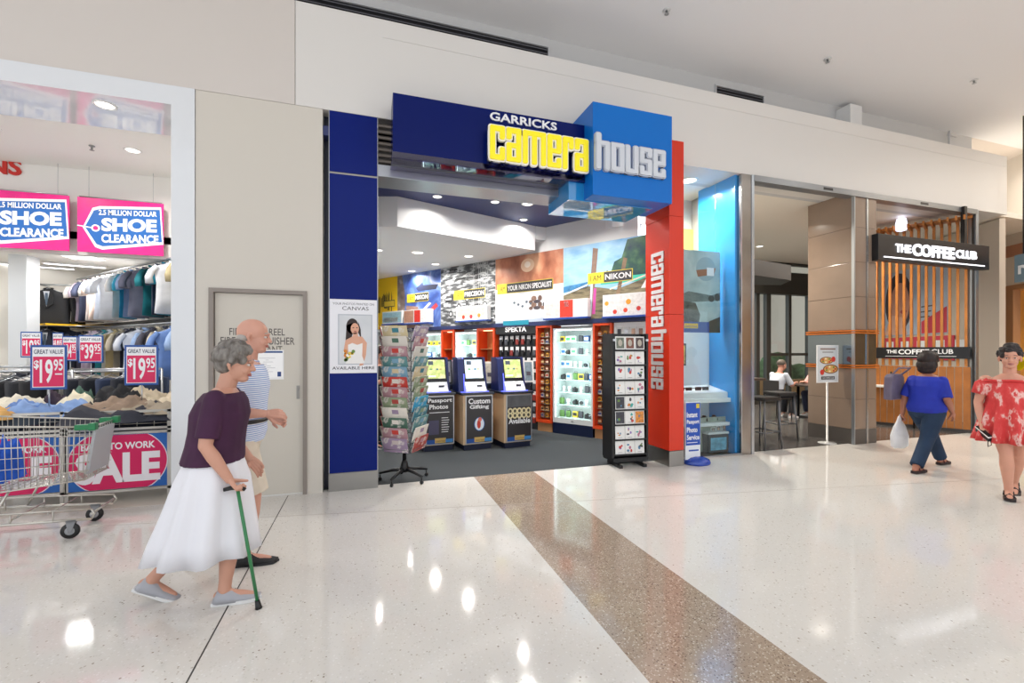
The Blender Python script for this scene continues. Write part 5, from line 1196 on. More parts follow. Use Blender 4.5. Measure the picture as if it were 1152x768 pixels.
mb = MB(M('#141416', .4)); mb.box(-.02, -.04, 1.36, 1.5, -.003, 1.58); mb.at((0, -.0405, 0), FACE)
mb.word('THE', .32, 1.46, .48, 1.53, wt, 1, .03); mb.word('COFFEE', .5, 1.44, .95, 1.54, wt, 1, .03); mb.word('CLUB', .98, 1.45, 1.28, 1.54, wt, 1, .02); mb.rect(.3, 1.40, 1.32, 1.408, wt, 1); mb.build('name_panel', t)
# picture wall behind the slats
pw0 = T(985, 395, 12.5); pw1 = T(1094, 395, 9.2); pd = (pw1-pw0); L_ = pd.length; PA = math.atan2(pd.y, pd.x); pw0.z = 0
struct('wall_cafe_right', MB(M('#cdbfae', .5)).box(-1, .03, 0, L_+.6, .13, 4.05), loc=pw0, rot=(0, 0, PA))
mb = MB(M('#b9c0cc', .4)); mb.box(.3, 0, 1.9, L_*.8, .02, 3.55); mb.at((0, -.0005, 0), FACE)
mb.rect(.3, 1.9, L_*.8, 3.55, M('#aeb6c6', .4, noise_amt=.15, nscale=2), 1)
mb.disc(1.0, 2.75, .55, .75, M('#3a2f38'), 2); mb.disc(1.05, 2.7, .38, .55, M('#c98f78'), 3); mb.shape([(.7, 2.45), (1.2, 2.35), (1.35, 1.92), (.4, 1.92)], M('#d9a890'), 4); mb.disc(1.2, 2.5, .14, .05, M('#a04848'), 4, 12)
mb.shape([(L_*.55, 1.92), (L_*.8-.02, 1.92), (L_*.8-.02, 2.5), (L_*.55, 2.2)], M('#c83a4a'), 5)
for k in range(6): mb.rect(L_*.52+.05*k, 2.3+.12*(k % 3), L_*.56+.05*k+.1, 2.33+.12*(k % 3), M('#4a4450'), 6)
tag(mb.build('wall_picture', None, pw0, (0, 0, PA)), 'large photo print of a dark haired face on the wall behind the slats', 'picture')
mb = MB(M('#cf3a4c', .4)); mb.box(.3, 0, 1.3, L_*.85, .02, 1.85); mb.use(wt)
for k in range(5): mb.box(.5+.6*k, -.004, 1.4, .8+.6*k, 0, 1.75)
tag(mb.build('menu_strip', None, pw0, (0, 0, PA)), 'red and white menu strip on the wall behind the name board', 'menu')
struct('wall_steel_frame', MB(M('#a4adb6', .3, .8)).box(CX1+.02, F0-.02, 0, CX1+.1, F0+.1, FZ-.002).use(M('#2c2a2a', .5)).box(CX1, F0-.0, 0, CX1+.02, F0+.03, FZ-.002))
# glazed back of the cafe
GY = 10.0
def gx(u): return XY(u, GY)
def gz(v, u=870): return ZY(u, v, GY)
mb = MB(M('#34332f', .4)); x0, x1 = CX0, 14.4
for u, w2 in ((851, .12), (863, .16), (887, .1), (909, .1), (935, .1)): mb.box(gx(u)-w2/2, GY-.06, 0, gx(u)+w2/2, GY+.06, gz(331))
mb.box(x0, GY-.1, gz(331), x1, GY+.1, gz(306)).box(x0, GY-.05, 0, x1, GY+.05, .1).box(gx(863), GY-.03, gz(400), gx(909), GY+.03, gz(397))
for u in (862, 884, 920): mb.box(gx(u)-.05, GY-.05, gz(306), gx(u)+.05, GY+.05, 4.08)
mb.box(x0, GY-.05, 4.0, x1, GY+.05, 4.08); struct('window_2', mb)
struct('window_3', MB(GLASS).box(x0, GY-.006, .1, x1, GY+.006, 4.0))
mb = MB(M('#3b3a3a', .5)); a = T(846, 287, 8.9); b = T(890, 299, 9.6)
mb.prism([(a.x, a.y), (b.x, b.y), (b.x+.4, b.y+.6), (a.x, a.y+1.4)], .32, 'z', 3.02); tag(mb.build('hanging_soffit'), 'dark hanging soffit box inside the cafe above the glass doors', 'soffit')
tag(MB(M('#f4f4f2', .5)).box(0, 0, 0, .9, 1.2, 1.25, .01).build('bulkhead_box', None, (CX0+.02, 7.6, 2.82)), 'white bulkhead box at the upper left inside the cafe', 'bulkhead') if False else None
# outside seen through the glass
struct('ground_outside', MB(M('#b9b6ae', .8)).box(2, GY+.2, -.08, 30, 60, -.02))
t = thing('building', 'pale building across the road seen through the cafe glass', 'building', (gx(885)*2.4, 26, 0))
MB(M('#f2f3f3', .7)).box(-12, 0, 0, 16, 6, 5.2).build('walls', t); MB(M('#8fa0ac', .3)).box(-10, -.05, .6, 12, 0, 2.4).build('window', t); MB(M('#3c8a5a', .5)).lathe([(1.0, -.1), (1.2, -.1), (1.2, -.02), (1.0, -.02)], 32, (-1.5, 0, 3.9), 'y').build('round_emblem', t)
def hedge(x, y, w_, h_, c, label):
    random.seed(int(x*10)); mb = MB(M(c, .9, noise_amt=.4, nscale=6, bump=.6))
    for k in range(14): mb.ball((random.uniform(-w_/2, w_/2), random.uniform(-.3, .3), random.uniform(.25, h_)), random.uniform(.28, .42), 10, 7)
    tag(mb.build('shrub', None, (x, y, -.05)), label, 'shrub', 'shrubs outside the cafe glass')
hedge(gx(880)*1.25, 12.6, 2.4, 1.2, '#5f7f5a', 'low green shrub outside the cafe glass, left'); hedge(gx(903)*1.25, 12.5, 2.2, .9, '#6a8a60', 'low green shrub outside the cafe glass, right')
tag(MB(M('#b98a5c', .6)).box(-2.5, 0, 0, 2.5, .3, .55, .01).build('planter_wall', None, (gx(890)*1.17, 11.6, -.02)), 'tan planter wall outside below the shrubs', 'wall')
# bar table and stools
bt = thing('bar_table', 'dark bar table at the left of the cafe entrance', 'table', (CX0+.1, 6.0, 0))
MB(M('#4a3a30', .35)).box(0, -.3, 1.02, .75, .9, 1.06, .006).build('table_top', bt)
MB(M('#2c2522', .5)).box(.03, -.05, 0, .62, .0, 1.02).box(.03, .6, 0, .62, .65, 1.02).build('support_panel', bt)
def stool(p, rot, label):
    t = thing('bar_stool', label, 'stool', p, rot, 'bar stools')
    MB(M('#1d1b1c', .45)).box(-.18, -.18, .74, .18, .18, .8, .02).build('seat', t)
    for a in (-1, 1):
        for b in (-1, 1): MB(M('#77787c', .3, .8)).tube([(a*.15, b*.15, .74), (a*.19, b*.19, 0)], .013, 8).build('leg', t)
    mb = MB(M('#77787c', .3, .8))
    for a in (-1, 1): mb.tube([(-.175, a*.175, .26), (.175, a*.175, .26)], .01, 6).tube([(a*.175, -.175, .26), (a*.175, .175, .26)], .01, 6)
    mb.build('foot_rail', t)
g = G(865, 505); g.z = 0; stool(Vector((g.x, g.y+.12, 0)), .1, 'black topped bar stool nearest the steel post'); g = G(877, 492); stool(Vector((g.x, g.y, 0)), -.1, 'black topped bar stool behind the nearest one')
tb = T(898, 395, 10.3); tb.z = 0
t = thing('cafe_table', 'small square cafe table between the seated couple', 'table', tb, .2)
MB(M('#3c332d', .4)).box(-.35, -.35, .72, .35, .35, .75, .005).build('table_top', t); MB(m_black).lathe([(.22, 0), (.22, .012), (.03, .03), (.03, .72)], 16).build('pedestal', t)
for i, (dx_, lab) in enumerate(((-.62, 'dark cafe chair under the man in the pale shirt'), (.62, 'dark cafe chair under the person in pink'))):
    t = thing('cafe_chair', lab, 'chair', tb+Vector((dx_, -.05 if i else 0, 0)), 0 if i else PI, 'cafe chairs')
    MB(M('#2b2625', .5)).box(-.2, -.2, .43, .2, .2, .46, .01).build('seat', t); MB(M('#2b2625', .5)).box(.18, -.2, .5, .21, .2, .85, .008).build('backrest', t)
    for a in (-1, 1):
        for b in (-1, 1): MB(M('#2b2625', .5)).tube([(a*.18, b*.18, .43), (a*.19, b*.19, 0)], .014, 8).build('leg', t)
tb2 = T(1007, 395, 9.0); tb2.z = 0
t = thing('side_table', 'pale service table with bottles behind the tiled column', 'table', tb2, SA)
MB(M('#d9d6d0', .4)).box(-.45, -.25, .78, .35, .25, .82, .004).build('table_top', t)
for a in (-.4, .3):
    for b in (-.2, .2): MB(m_black).tube([(a, b, .78), (a, b, 0)], .015, 8).build('leg', t)
for i in range(3):
    p = tb2+Vector((-.12+.12*i, .05*i, .82)); o = thing('bottle', 'bottle on the pale service table, %s' % ['left', 'middle', 'right'][i], 'bottle', p, 0, 'bottles on the service table')
    MB(M(['#2a3a34', '#c9ccd0', '#3a3a44'][i], .2)).lathe([(.032, 0), (.035, .02), (.035, .16), (.014, .21), (.013, .25)], 16).build('glass_body', o); MB(m_black).lathe([(.015, .25), (.015, .275)], 12).build('cap', o)
# lights of the cafe
for i, (x, y) in enumerate(((6.3, 6.6), (8.8, 6.4), (7.0, 9.0), (9.2, 8.6), (8.6, 9.6))):  # unseen fittings added to brighten the cafe interior
    downlight((x, y, 4.08), 'added fill downlight in the cafe ceiling, %s' % ['near the bar table', 'near the slat screen', 'over the middle', 'over the seated couple', 'near the glazing'][i], 95, .07, (1, .92, .8), 'added fill downlights in the cafe')
for i, (x, y) in enumerate(((11.6, 3.2), (12.6, 5.2), (9.4, 2.4))):  # mostly out of view, added to lift the wall on the right
    downlight((x, y, CZ), 'added fill downlight in the mall ceiling, %s' % ['right of the fascia end', 'beyond the fascia end', 'before the cafe'][i], 55, .12)
t = thing('pendant_lamp', 'glowing white pendant lamp behind the top of the timber slats', 'lamp', T(1014, 252, 8.6)); MB(M('#dfe4ff', .4, emit=3)).lathe([(.02, .12), (.07, .1), (.09, 0), (.08, -.12), (.02, -.14)], 20).build('shade', t); MB(m_black).tube([(0, 0, .12), (0, 0, 4.08-t.location.z)], .004, 6).build('cord', t)
# ---------------- diagonal wall at the far right with a timber framed shopfront
RP = Vector((13.6, 6.1, 0)); RD = Vector((.477, .896, 0)).normalized(); RANG = math.atan2(RD.y, RD.x)
def onR(u):
    dx, dy = ray(u); det = RD.x*(-dy)-(-dx)*RD.y
    return ((-RP.x)*(-dy)-(-dx)*(-RP.y))/det
# local x runs away from the camera; the room is on the left (+y) side
s1, s2 = onR(1129), onR(1101)
struct('wall_right', MB(M('#d9cdbd', .55)).box(s1, -.2, 0, 9, 0, 3.6).box(-9, -.2, 3.6, 9, 0, CZ), loc=RP, rot=(0, 0, RANG))
struct('trim_10', MB(M('#b98468', .5)).box(-9, 0, 3.58, 9, .03, 3.83), loc=RP, rot=(0, 0, RANG))
struct('wall_right', MB(M('#d9cdbd', .55)).box(-9, -.2, 2.95, s1, 0, 3.6), loc=RP, rot=(0, 0, RANG))
struct('door_2', MB(M('#a87c58', .45)).box(s1-.28, -.1, 0, s1, .04, 2.95).box(-9, -.1, 2.85, s1-.28, .04, 2.95), loc=RP, rot=(0, 0, RANG))
struct('wall_far_shop', MB(M('#d8a050', .6)).box(-9, -3.2, 0, 3, -3.0, 3.0).box(1.0, -3.0, 0, 1.1, -.2, 3.0), loc=RP, rot=(0, 0, RANG))
struct('ceiling_far_shop', MB(M('#e8d2a8', .6)).box(-9, -3.2, 2.96, 3, -.2, 3.05), loc=RP, rot=(0, 0, RANG))
struct('floor', MB(M('#b99a78', .3)).box(-9, -3.0, 0, 1.0, -.0, .004), loc=RP, rot=(0, 0, RANG))
lp = RP+RD*(-1.5)+Vector((RD.y, -RD.x, 0))*1.5
downlight((lp.x, lp.y, 2.955), 'warm downlight inside the timber framed shop at the right edge', 50, .09, (1, .8, .5))
t = thing('display_shelf', 'pale display shelf inside the timber framed shop at the right edge', 'shelf', RP+RD*(-.8)+Vector((RD.y, -RD.x, 0))*2.6, RANG)
MB(M('#c9a070', .5)).box(-1.8, -.15, 0, 1.6, .15, .9).build('base', t)
for k in range(4): MB(M('#e9dcc6', .5)).box(-1.8, -.15, 1.1+.35*k, 1.6, .1, 1.12+.35*k).build('board', t)
MB(M('#e3b0a0', .5, noise_amt=.3, nscale=8)).box(-1.8, -.2, 1.95, 1.6, -.17, 2.4).build('picture_strip', t)
# hanging sign cut by the right edge
p = T(1141, 318, 8.2); q2 = T(1160, 318, 7.9); t = thing('hanging_shop_sign', 'grey blue hanging sign with a white letter at the right edge', 'sign', p, math.atan2(q2.y-p.y, q2.x-p.x))
mb = MB(M('#6f8590', .4)); mb.box(0, 0, 0, .9, .12, .5, .006); mb.build('sign_box', t); mb = MB(wt); mb.at((0, -.001, 0), FACE); mb.text('r', .08, .14, .2, .3, .01, .03); mb.build('lettering', t)
MB(m_black).tube([(.1, .06, .5), (.1, .06, CZ-p.z)], .01).tube([(.8, .06, .5), (.8, .06, CZ-p.z)], .01).build('hanger', t)
pr = RP+RD*onR(1150)+Vector((-RD.y, RD.x, 0))*.1; zb = 1.5-13/504*9.6
tag(MB(M('#f6e200', .5)).lathe([(.17, 0), (.17, .03), (.15, .04)], 28, (0, 0, 0), 'y').build('round_sign', None, (pr.x, pr.y, zb), (0, 0, RANG+PI)), 'round yellow sign beside the shop opening at the right edge', 'sign')
struct('wall_far_end', MB(M('#ddd2c6', .6)).box(10.9, 16.0, 0, 22, 16.2, CZ))
# ================================================================ PEOPLE
def remesh(mb, vox, smooth_it=4, fac=.5):
    """melt overlapping volumes in mb into one continuous surface"""
    me = bpy.data.meshes.new('tmp'); mb.bm.normal_update(); mb.bm.to_mesh(me); mb.bm.free()
    o = bpy.data.objects.new('tmp', me); C.objects.link(o)
    r = o.modifiers.new('r', 'REMESH'); r.mode = 'VOXEL'; r.voxel_size = vox; r.use_smooth_shade = True
    s_ = o.modifiers.new('s', 'SMOOTH'); s_.iterations = smooth_it; s_.factor = fac
    bpy.context.view_layer.update()
    out = bpy.data.meshes.new_from_object(o.evaluated_get(bpy.context.evaluated_depsgraph_get()))
    bpy.data.objects.remove(o); bpy.data.meshes.remove(me)
    return out
def joined(meshes, mats, name, parent=None):
    bm = bmesh.new()
    for m in meshes: bm.from_mesh(m); 
    for f in bm.faces: f.smooth = True; f.material_index = 0
    me = bpy.data.meshes.new(name); bm.to_mesh(me); bm.free()
    for m in mats: me.materials.append(m)
    for m in meshes: bpy.data.meshes.remove(m)
    o = bpy.data.objects.new(name, me); C.objects.link(o); o.parent = parent
    return o
V = Vector
def limb(mb, pts, rs, n=14):
    mb.tube(pts, rs, n)
    for p, r in zip(pts, rs): mb.ball(p, r*.995, n, 8)
def loft(mb, secs, n=20):
    """secs: (x, y, z, half depth, half width)"""
    rings = []
    for (x, y, z, a, b) in secs:
        rings.append(mb._v([(x+a*math.cos(2*PI*k/n), y+b*math.sin(2*PI*k/n), z) for k in range(n)]))
    for A, B in zip(rings, rings[1:]):
        for k in range(n): mb._f([A[k], A[(k+1)%n], B[(k+1)%n], B[k]], True)
    mb._f(list(reversed(rings[0]))); mb._f(rings[-1])
def hand(wrist, d, nrm, thumb_side, curl=.35, k=1.0):
    """d: finger direction, nrm: the way the palm faces, thumb_side: +-1 along d x nrm"""
    mb = MB(); d = V(d).normalized(); nrm = V(nrm); nrm = (nrm-d*nrm.dot(d)).normalized(); l = d.cross(nrm)*thumb_side; w = V(wrist)
    mb.tube([w-d*.03*k, w+d*.02*k], [.024*k, .024*k], 10)
    fl = [.068, .076, .070, .055]; kn = [.083, .088, .084, .076]
    for i in range(4):
        base = w+d*kn[i]*k+l*(.029-.019*i)*k
        mb.tube([w+d*.005*k+l*(.014-.009*i)*k, w+d*.05*k+l*(.026-.017*i)*k, base], [.016*k, .0135*k, .0115*k], 8)
        p = base; a = 0; pts = [p]; rs = [.0105*k]
        for j, fr in enumerate((.45, .3, .25)):
            a += curl*(1.0+.15*i)*(1.2 if j else .8); q = d*math.cos(a)+nrm*math.sin(a)+l*(.06*(1-i*.66))*(1 if not j else .3)
            p = p+q.normalized()*fl[i]*fr*k; pts.append(p); rs.append((.0095-.001*j)*k)
        limb(mb, pts, rs, 8)
    tb_ = w+d*.022*k+l*.024*k+nrm*.006*k; q1 = (d*.62+l*.62+nrm*(.25+curl*.5)).normalized(); q2 = (d*.85+l*.12+nrm*(.3+curl*.7)).normalized()
    limb(mb, [tb_, tb_+q1*.038*k, tb_+q1*.038*k+q2*.03*k, tb_+q1*.038*k+q2*.054*k], [.0145*k, .0125*k, .0105*k, .0085*k], 8)
    return remesh(mb, .0036, 2)
def head_mesh(c, yaw, pitch, k, neck):
    mb = MB(); R = Euler((0, pitch, yaw)); mb.at(c, R)
    b = lambda c_, r: mb.ball([x*k for x in c_], [x*k for x in r], 24, 16)
    tb_ = lambda pts, rs: limb(mb, [[x*k for x in p] for p in pts], [x*k for x in rs], 10)
    b((-.012, 0, .032), (.098, .077, .092)); b((.016, 0, -.03), (.073, .063, .082)); b((.046, 0, -.088), (.036, .038, .026)); b((.01, 0, -.075), (.05, .052, .035))
    tb_([(.082, -.036, .020), (.09, 0, .022), (.082, .036, .020)], [.009, .011, .009])
    tb_([(.086, 0, .012), (.105, 0, -.028)], [.008, .0125]); tb_([(.094, -.012, -.032), (.094, .012, -.032)], [.008, .008])
    b((.06, .034, -.035), (.026, .024, .024)); b((.06, -.034, -.035), (.026, .024, .024))
    tb_([(.074, -.02, -.06), (.085, 0, -.058), (.074, .02, -.06)], [.007, .009, .007])
    for s_ in (-1, 1): tb_([(-.012, s_*.079, .012), (-.018, s_*.086, -.008), (-.008, s_*.081, -.034)], [.011, .011, .009])
    mb.at(); limb(mb, [neck, V(c)+R.to_matrix() @ V((-.02*k, 0, -.06*k))], [.056*k, .052*k])
    return remesh(mb, .0045, 3)
def face_parts(root, c, yaw, pitch, k, hairc='#5a4a42', lips='#a8594f'):
    R = Euler((0, pitch, yaw)); M_ = V(c)
    for s_ in (-1, 1):
        e = MB(M('#d9d2cc', .3)); e.at(c, R); e.ball((.0785*k, s_*.031*k, .0), (.0115*k, .0125*k, .0075*k), 12, 8); e.use(M('#2c211c', .15)).ball((.0868*k, s_*.031*k, 0), (.0048*k, .0062*k, .0062*k), 10, 6); e.build('eye', root, smooth=True)
        e = MB(M(hairc, .7)); e.at(c, R); e.tube([(.088*k, s_*.014*k, .026*k), (.09*k, s_*.032*k, .031*k), (.078*k, s_*.05*k, .025*k)], .0036*k, 6); e.build('eyebrow', root, smooth=True)
    e = MB(M(lips, .4)); e.at(c, R); e.tube([(.079*k, -.022*k, -.0615*k), (.0925*k, 0, -.057*k), (.079*k, .022*k, -.0615*k)], .0042*k, 6).tube([(.08*k, -.018*k, -.065*k), (.092*k, 0, -.068*k), (.08*k, .018*k, -.065*k)], .005*k, 6); e.build('lips', root, smooth=True)
def shoe(root, ankle, fd, col, sole='#e8e8e8', heel=0.0, k=1.0, sandal=None, pitch=0.0):
    """ankle: joint; fd: facing angle; the sole ends .08 below the ankle when flat"""
    X_ = Matrix.Translation(ankle) @ Euler((0, pitch, fd)).to_matrix().to_4x4()
    mb = MB(M(col, .6)); mb.X = X_
    if not sandal:
        loft_pts = [(-.055, .03, -.035), (-.03, .042, .01), (.03, .044, .0), (.09, .045, -.03), (.15, .044, -.045), (.19, .03, -.055)]
        rings = []
        for x, hw, top in loft_pts:
            x *= k; hw *= k; zb = -.068*k; pts = [(x, hw*math.cos(a), zb+(top*k-zb)*max(0, math.sin(a))**.7) for a in [PI*q/8 for q in range(9)]]
            rings.append(mb._v(pts+[(x, -hw*.9, zb), (x, hw*.9, zb)]))
        for A, B in zip(rings, rings[1:]):
            for q in range(len(A)): mb._f([A[q], B[q], B[(q+1) % len(A)], A[(q+1) % len(A)]], True)
        mb._f(rings[0]); mb._f(list(reversed(rings[-1])))
    else:
        mb.tube([(.0, -.04*k, -.06*k), (.0, -.035*k, -.01*k), (.01, 0, .015*k), (.0, .035*k, -.01*k), (.0, .04*k, -.06*k)], .006, 6).tube([(.11*k, -.045*k, -.06*k), (.105*k, 0, -.02*k), (.11*k, .045*k, -.06*k)], .01, 6)
    if sandal: mb.use(M(sole, .6))
    else:
        s_ = mb.build('shoe', root); mb = MB(M(sole, .6)); mb.X = X_
    n = [(-.065, -.03), (-.07, .0), (-.065, .03), (.02, .042), (.11, .05), (.17, .042), (.2, .0), (.17, -.045), (.11, -.05), (.02, -.038)]
    mb.prism([(a*k, b_*k) for a, b_ in n], .02*k if not sandal else .03*k, 'z', -.082*k, 0 if sandal else .003)
    return mb.build('sandal', root) if sandal else mb.build('sole', s_)
def human(label, loc, rot, J, skin, w=1.0, b=1.0, hands=None, top=None, bottom=None, hair=None, shoes=None, hk=1.0, yaw=0.0, pitch=0.0, group=None, name='person', face=True, lod=.0075, brow='#5a4a42', lips='#a8594f'):
    root = thing(name, label, 'person', loc, rot, group)
    P, N = V(J['P']), V(J['N'])
    sec = [(-.30, .07, .09), (-.14, .11, .155), (0, .125, .172), (.22, .115, .150), (.42, .112, .145), (.66, .118, .165), (.84, .095, .168), (.95, .07, .11), (1.02, .052, .06)]
    up = N-P
    def torso(mb, inf=0.0, f0=-.3, f1=1.02, bb=None):
        bb = bb or b; S_ = []
        for f, dx, wy in sec:
            if f < f0-.01 or f > f1+.01: continue
            c = P+up*max(f, -1); S_.append((c.x, c.y, c.z, dx*bb*(1 if f > 0 else 1)+inf, wy*w*(.6+.4*bb)+inf))
        loft(mb, S_)
    skinm = M(skin, .5, noise_amt=.06, nscale=5)
    mb = MB(); torso(mb, 0)
    ar = J.get('ar', 1.0); lr = J.get('lr', 1.0)
    for s_ in 'LR':
        sh, el, wr = V(J['sh'+s_]), V(J['el'+s_]), V(J['wr'+s_])
        limb(mb, [sh, sh.lerp(el, .5), el, el.lerp(wr, .35), wr], [.052*ar, .046*ar, .037*ar, .038*ar, .025*ar])
        hp, kn, an = V(J['hp'+s_]), V(J['kn'+s_]), V(J['an'+s_])
        limb(mb, [hp, hp.lerp(kn, .5), kn, kn.lerp(an, .3), an.lerp(kn, .15), an], [.088*lr, .076*lr, .053*lr, .056*lr, .036*lr, .036*lr])
        fa = J.get('fa'+s_, 0.0); fp = J.get('fp'+s_, 0.0); R = Euler((0, fp, fa)).to_matrix()
        limb(mb, [an+R @ V((-.03, 0, -.035)), an+R @ V((.03, 0, -.035)), an+R @ V((.1, 0, -.045)), an+R @ V((.15, 0, -.052))], [.03, .032, .026, .018])
    meshes = [remesh(mb, lod, 4)]
    hc = V(J['H']); meshes.append(head_mesh(hc, yaw, pitch, hk, N-up.normalized()*.03))
    for s_, th in (('L', 1), ('R', -1)):
        el, wr = V(J['el'+s_]), V(J['wr'+s_]); d = (wr-el).normalized()
        hd = (hands or {}).get(s_, {}); nr = V(hd.get('n', (0, -1 if s_ == 'L' else 1, 0)))
        meshes.append(hand(wr, hd.get('d', d), nr, hd.get('t', th), hd.get('curl', .3), hd.get('k', .95)*hk))
    body = joined(meshes, [skinm], 'body', root)
    if face: face_parts(root, hc, yaw, pitch, hk, brow, lips)
    if top:
        mb = MB(); torso(mb, top.get('inf', .014), top.get('f0', -.14), top.get('f1', .95), top.get('b', b))
        sl = top.get('sleeve', .7)
        for s_ in 'LR':
            sh, el, wr = V(J['sh'+s_]), V(J['el'+s_]), V(J['wr'+s_])
            e = sh.lerp(el, min(1, sl)); drop = V((0, 0, top.get('shdrop', 0)))
            pts = [sh-drop*.0, sh.lerp(e, .5), e]; rs = [.058*ar, .06*ar, (.062 if sl < 1 else .052)*ar]
            if sl > 1: e2 = el.lerp(wr, sl-1); pts += [e2]; rs += [.04*ar]
            mb.tube(pts, rs, 14); mb.ball(pts[0], rs[0]*.99, 14, 10)
        joined([remesh(mb, .008, 3)], [top['mat']], top.get('name', 'shirt'), root)
        if top.get('collar'):
            mb = MB(top['mat']); c = P+up*1.0; mb.tube([(c.x+.06*math.cos(a), c.y+.065*math.sin(a), c.z+.012-.02*math.cos(a)) for a in [2*PI*k/14 for k in range(14)]], .013, 6, closed=True); mb.build('collar', root, smooth=True)
        if top.get('buttons'):
            pass
    if bottom:
        kind = bottom['kind']; mb = MB()
        if kind in ('trousers', 'shorts'):
            f = bottom.get('len', 1.0); torso(mb, .016, -.3, .22)
            for s_ in 'LR':
                hp, kn, an = V(J['hp'+s_]), V(J['kn'+s_]), V(J['an'+s_])
                if kind == 'trousers': pts = [hp, hp.lerp(kn, .5), kn, kn.lerp(an, .5), kn.lerp(an, f)]; rs = [.104*lr, .092*lr, .072*lr, .066*lr, .064*lr]
                else: pts = [hp, hp.lerp(kn, .5), hp.lerp(kn, f)]; rs = [.108*lr, .108*lr, .105*lr]
                mb.tube(pts, rs, 16); mb.ball(hp, rs[0]*.99, 14, 10)
                if kind == 'trousers': mb.ball(kn, rs[2]*.99, 14, 10)
            joined([remesh(mb, .008, 3)], [bottom['mat']], kind, root)
            if bottom.get('belt'):
                mb = MB(M('#1c1a1a', .4)); c = P+up*.16; mb.tube([(c.x+.134*b*math.cos(a), c.y+.176*w*math.sin(a), c.z) for a in [2*PI*k/24 for k in range(24)]], .016, 6, closed=True); mb.build('belt', root)
        else:
            secs = bottom['secs']; mb = MB(bottom['mat']); n = 48; rings = []
            for i, (x, y, z, a, b2) in enumerate(secs):
                fl = bottom.get('fl', .03)*i/len(secs)
                rings.append(mb._v([(x+(a+fl*math.sin(9*2*PI*k/n+i*.2))*math.cos(2*PI*k/n), y+(b2+fl*math.sin(9*2*PI*k/n+i*.2))*math.sin(2*PI*k/n), z+(.008*math.sin(5*2*PI*k/n) if i == len(secs)-1 else 0)) for k in range(n)]))
            for A, B in zip(rings, rings[1:]):
                for k in range(n): mb._f([A[k], B[k], B[(k+1)%n], A[(k+1)%n]], True)
            o = mb.build(bottom.get('name', 'skirt'), root, smooth=True); sm = o.modifiers.new('s', 'SOLIDIFY'); sm.thickness = .004
    for s_ in 'LR':
        if shoes: shoe(root, V(J['an'+s_]), J.get('fa'+s_, 0), shoes['col'], shoes.get('sole', '#e8e8e8'), sandal=shoes.get('sandal'), pitch=J.get('fp'+s_, 0), k=shoes.get('k', 1.0))
    if hair:
        R = Euler((0, pitch, yaw)); mb = MB(); mb.at(hc, R); k = hk
        for c_, r_ in hair['balls']: mb.ball([x*k for x in c_], [x*k for x in r_], 20, 14)
        random.seed(3)
        for i in range(hair.get('curls', 0)):
            a = random.uniform(0, 2*PI); e = random.uniform(-.2, 1.4); rr = .1*k
            p = V((-.02*k+rr*math.cos(e)*math.cos(a), rr*.85*math.cos(e)*math.sin(a), .035*k+rr*math.sin(e)))
            if p.x > .055*k and p.z < .075*k: continue
            mb.ball(p, .024*k, 8, 6)
        for p_, r_ in hair.get('tubes', []): limb(mb, [[x*k for x in q] for q in p_], [x*k for x in r_], 10)
        joined([remesh(mb, .005, 2)], [ramp_mat('hair_'+hair['col'].strip('#'), [(.35, hair['col']), (.65, hair.get('col2', hair['col']))], nscale=40, scale=(1, 1, .3), rough=.55, bump=.3)], 'hair', root)
    return root
# --- older woman with the cane, walking to the right
wx_ = V((XY(240, 3.15)+.02, 3.15, 0))
J = dict(P=(-.02, 0, .84), N=(.04, 0, 1.27), H=(.10, 0, 1.425), shL=(.04, .15, 1.22), elL=(-.0, .2, .97), wrL=(.14, .17, .80), shR=(.03, -.155, 1.22), elR=(.0, -.21, .965), wrR=(.11, -.19, .765),
         hpL=(-.02, .08, .80), knL=(-.08, .08, .44), anL=(-.36, .08, .13), hpR=(-.02, -.08, .80), knR=(.10, -.08, .44), anR=(.06, -.08, .082), fpL=.45, fpR=-.0, lr=1.0, ar=1.0, faR=0, faL=0)
grey_shoe = dict(col='#a8a9b0', sole='#dcdcdc', k=1.0)
w1 = human('older woman with grey hair, purple top and long white skirt, walking with green cane', wx_, 0, J, '#c99680', w=1.0, b=1.12, hk=.98, pitch=.12,
      top=dict(mat=M('#3c1638', .8, noise_amt=.2, nscale=7), sleeve=.85, f0=0, inf=.026), bottom=dict(kind='skirt', mat=M('#e6e6ec', .8), fl=.035, secs=[(-.01, 0, .90, .135, .165), (-.015, 0, .82, .158, .195), (-.02, 0, .74, .185, .21), (-.04, 0, .55, .225, .225), (-.06, 0, .4, .26, .235), (-.07, 0, .285, .285, .24)]),
      hair=dict(col='#8a8580', col2='#5c5650', curls=90, balls=[((-.025, 0, .045), (.1, .09, .09)), ((-.05, 0, -.0), (.07, .088, .075))]), shoes=grey_shoe, hands={'R': dict(d=(.55, 0, -.85), n=(.75, .3, .5), curl=.95, t=-1), 'L': dict(curl=.3)}, brow='#8a8078')
hnd = wx_+V((.155, -.19, .70))
cane_tip = G(291, 684); cane_tip.z = 0
t = thing('walking_cane', 'green walking cane with black handle and rubber tip held by the older woman', 'cane', cane_tip)
dv = hnd-cane_tip
MB(M('#2f7a4a', .3)).tube([V((0, 0, 0))+dv*.04, dv*1.0], .0095, 10).build('shaft', t, smooth=False)
MB(m_black).tube([(0, 0, 0), dv*.02, dv*.07], [.02, .017, .013], 12).build('rubber_tip', t)
MB(m_black).tube([dv+V((-.07, 0, .004)), dv+V((-.03, 0, .012)), dv+V((.02, 0, .01)), dv+V((.04, 0, -.006))], [.011, .013, .013, .01], 10).build('handle', t)
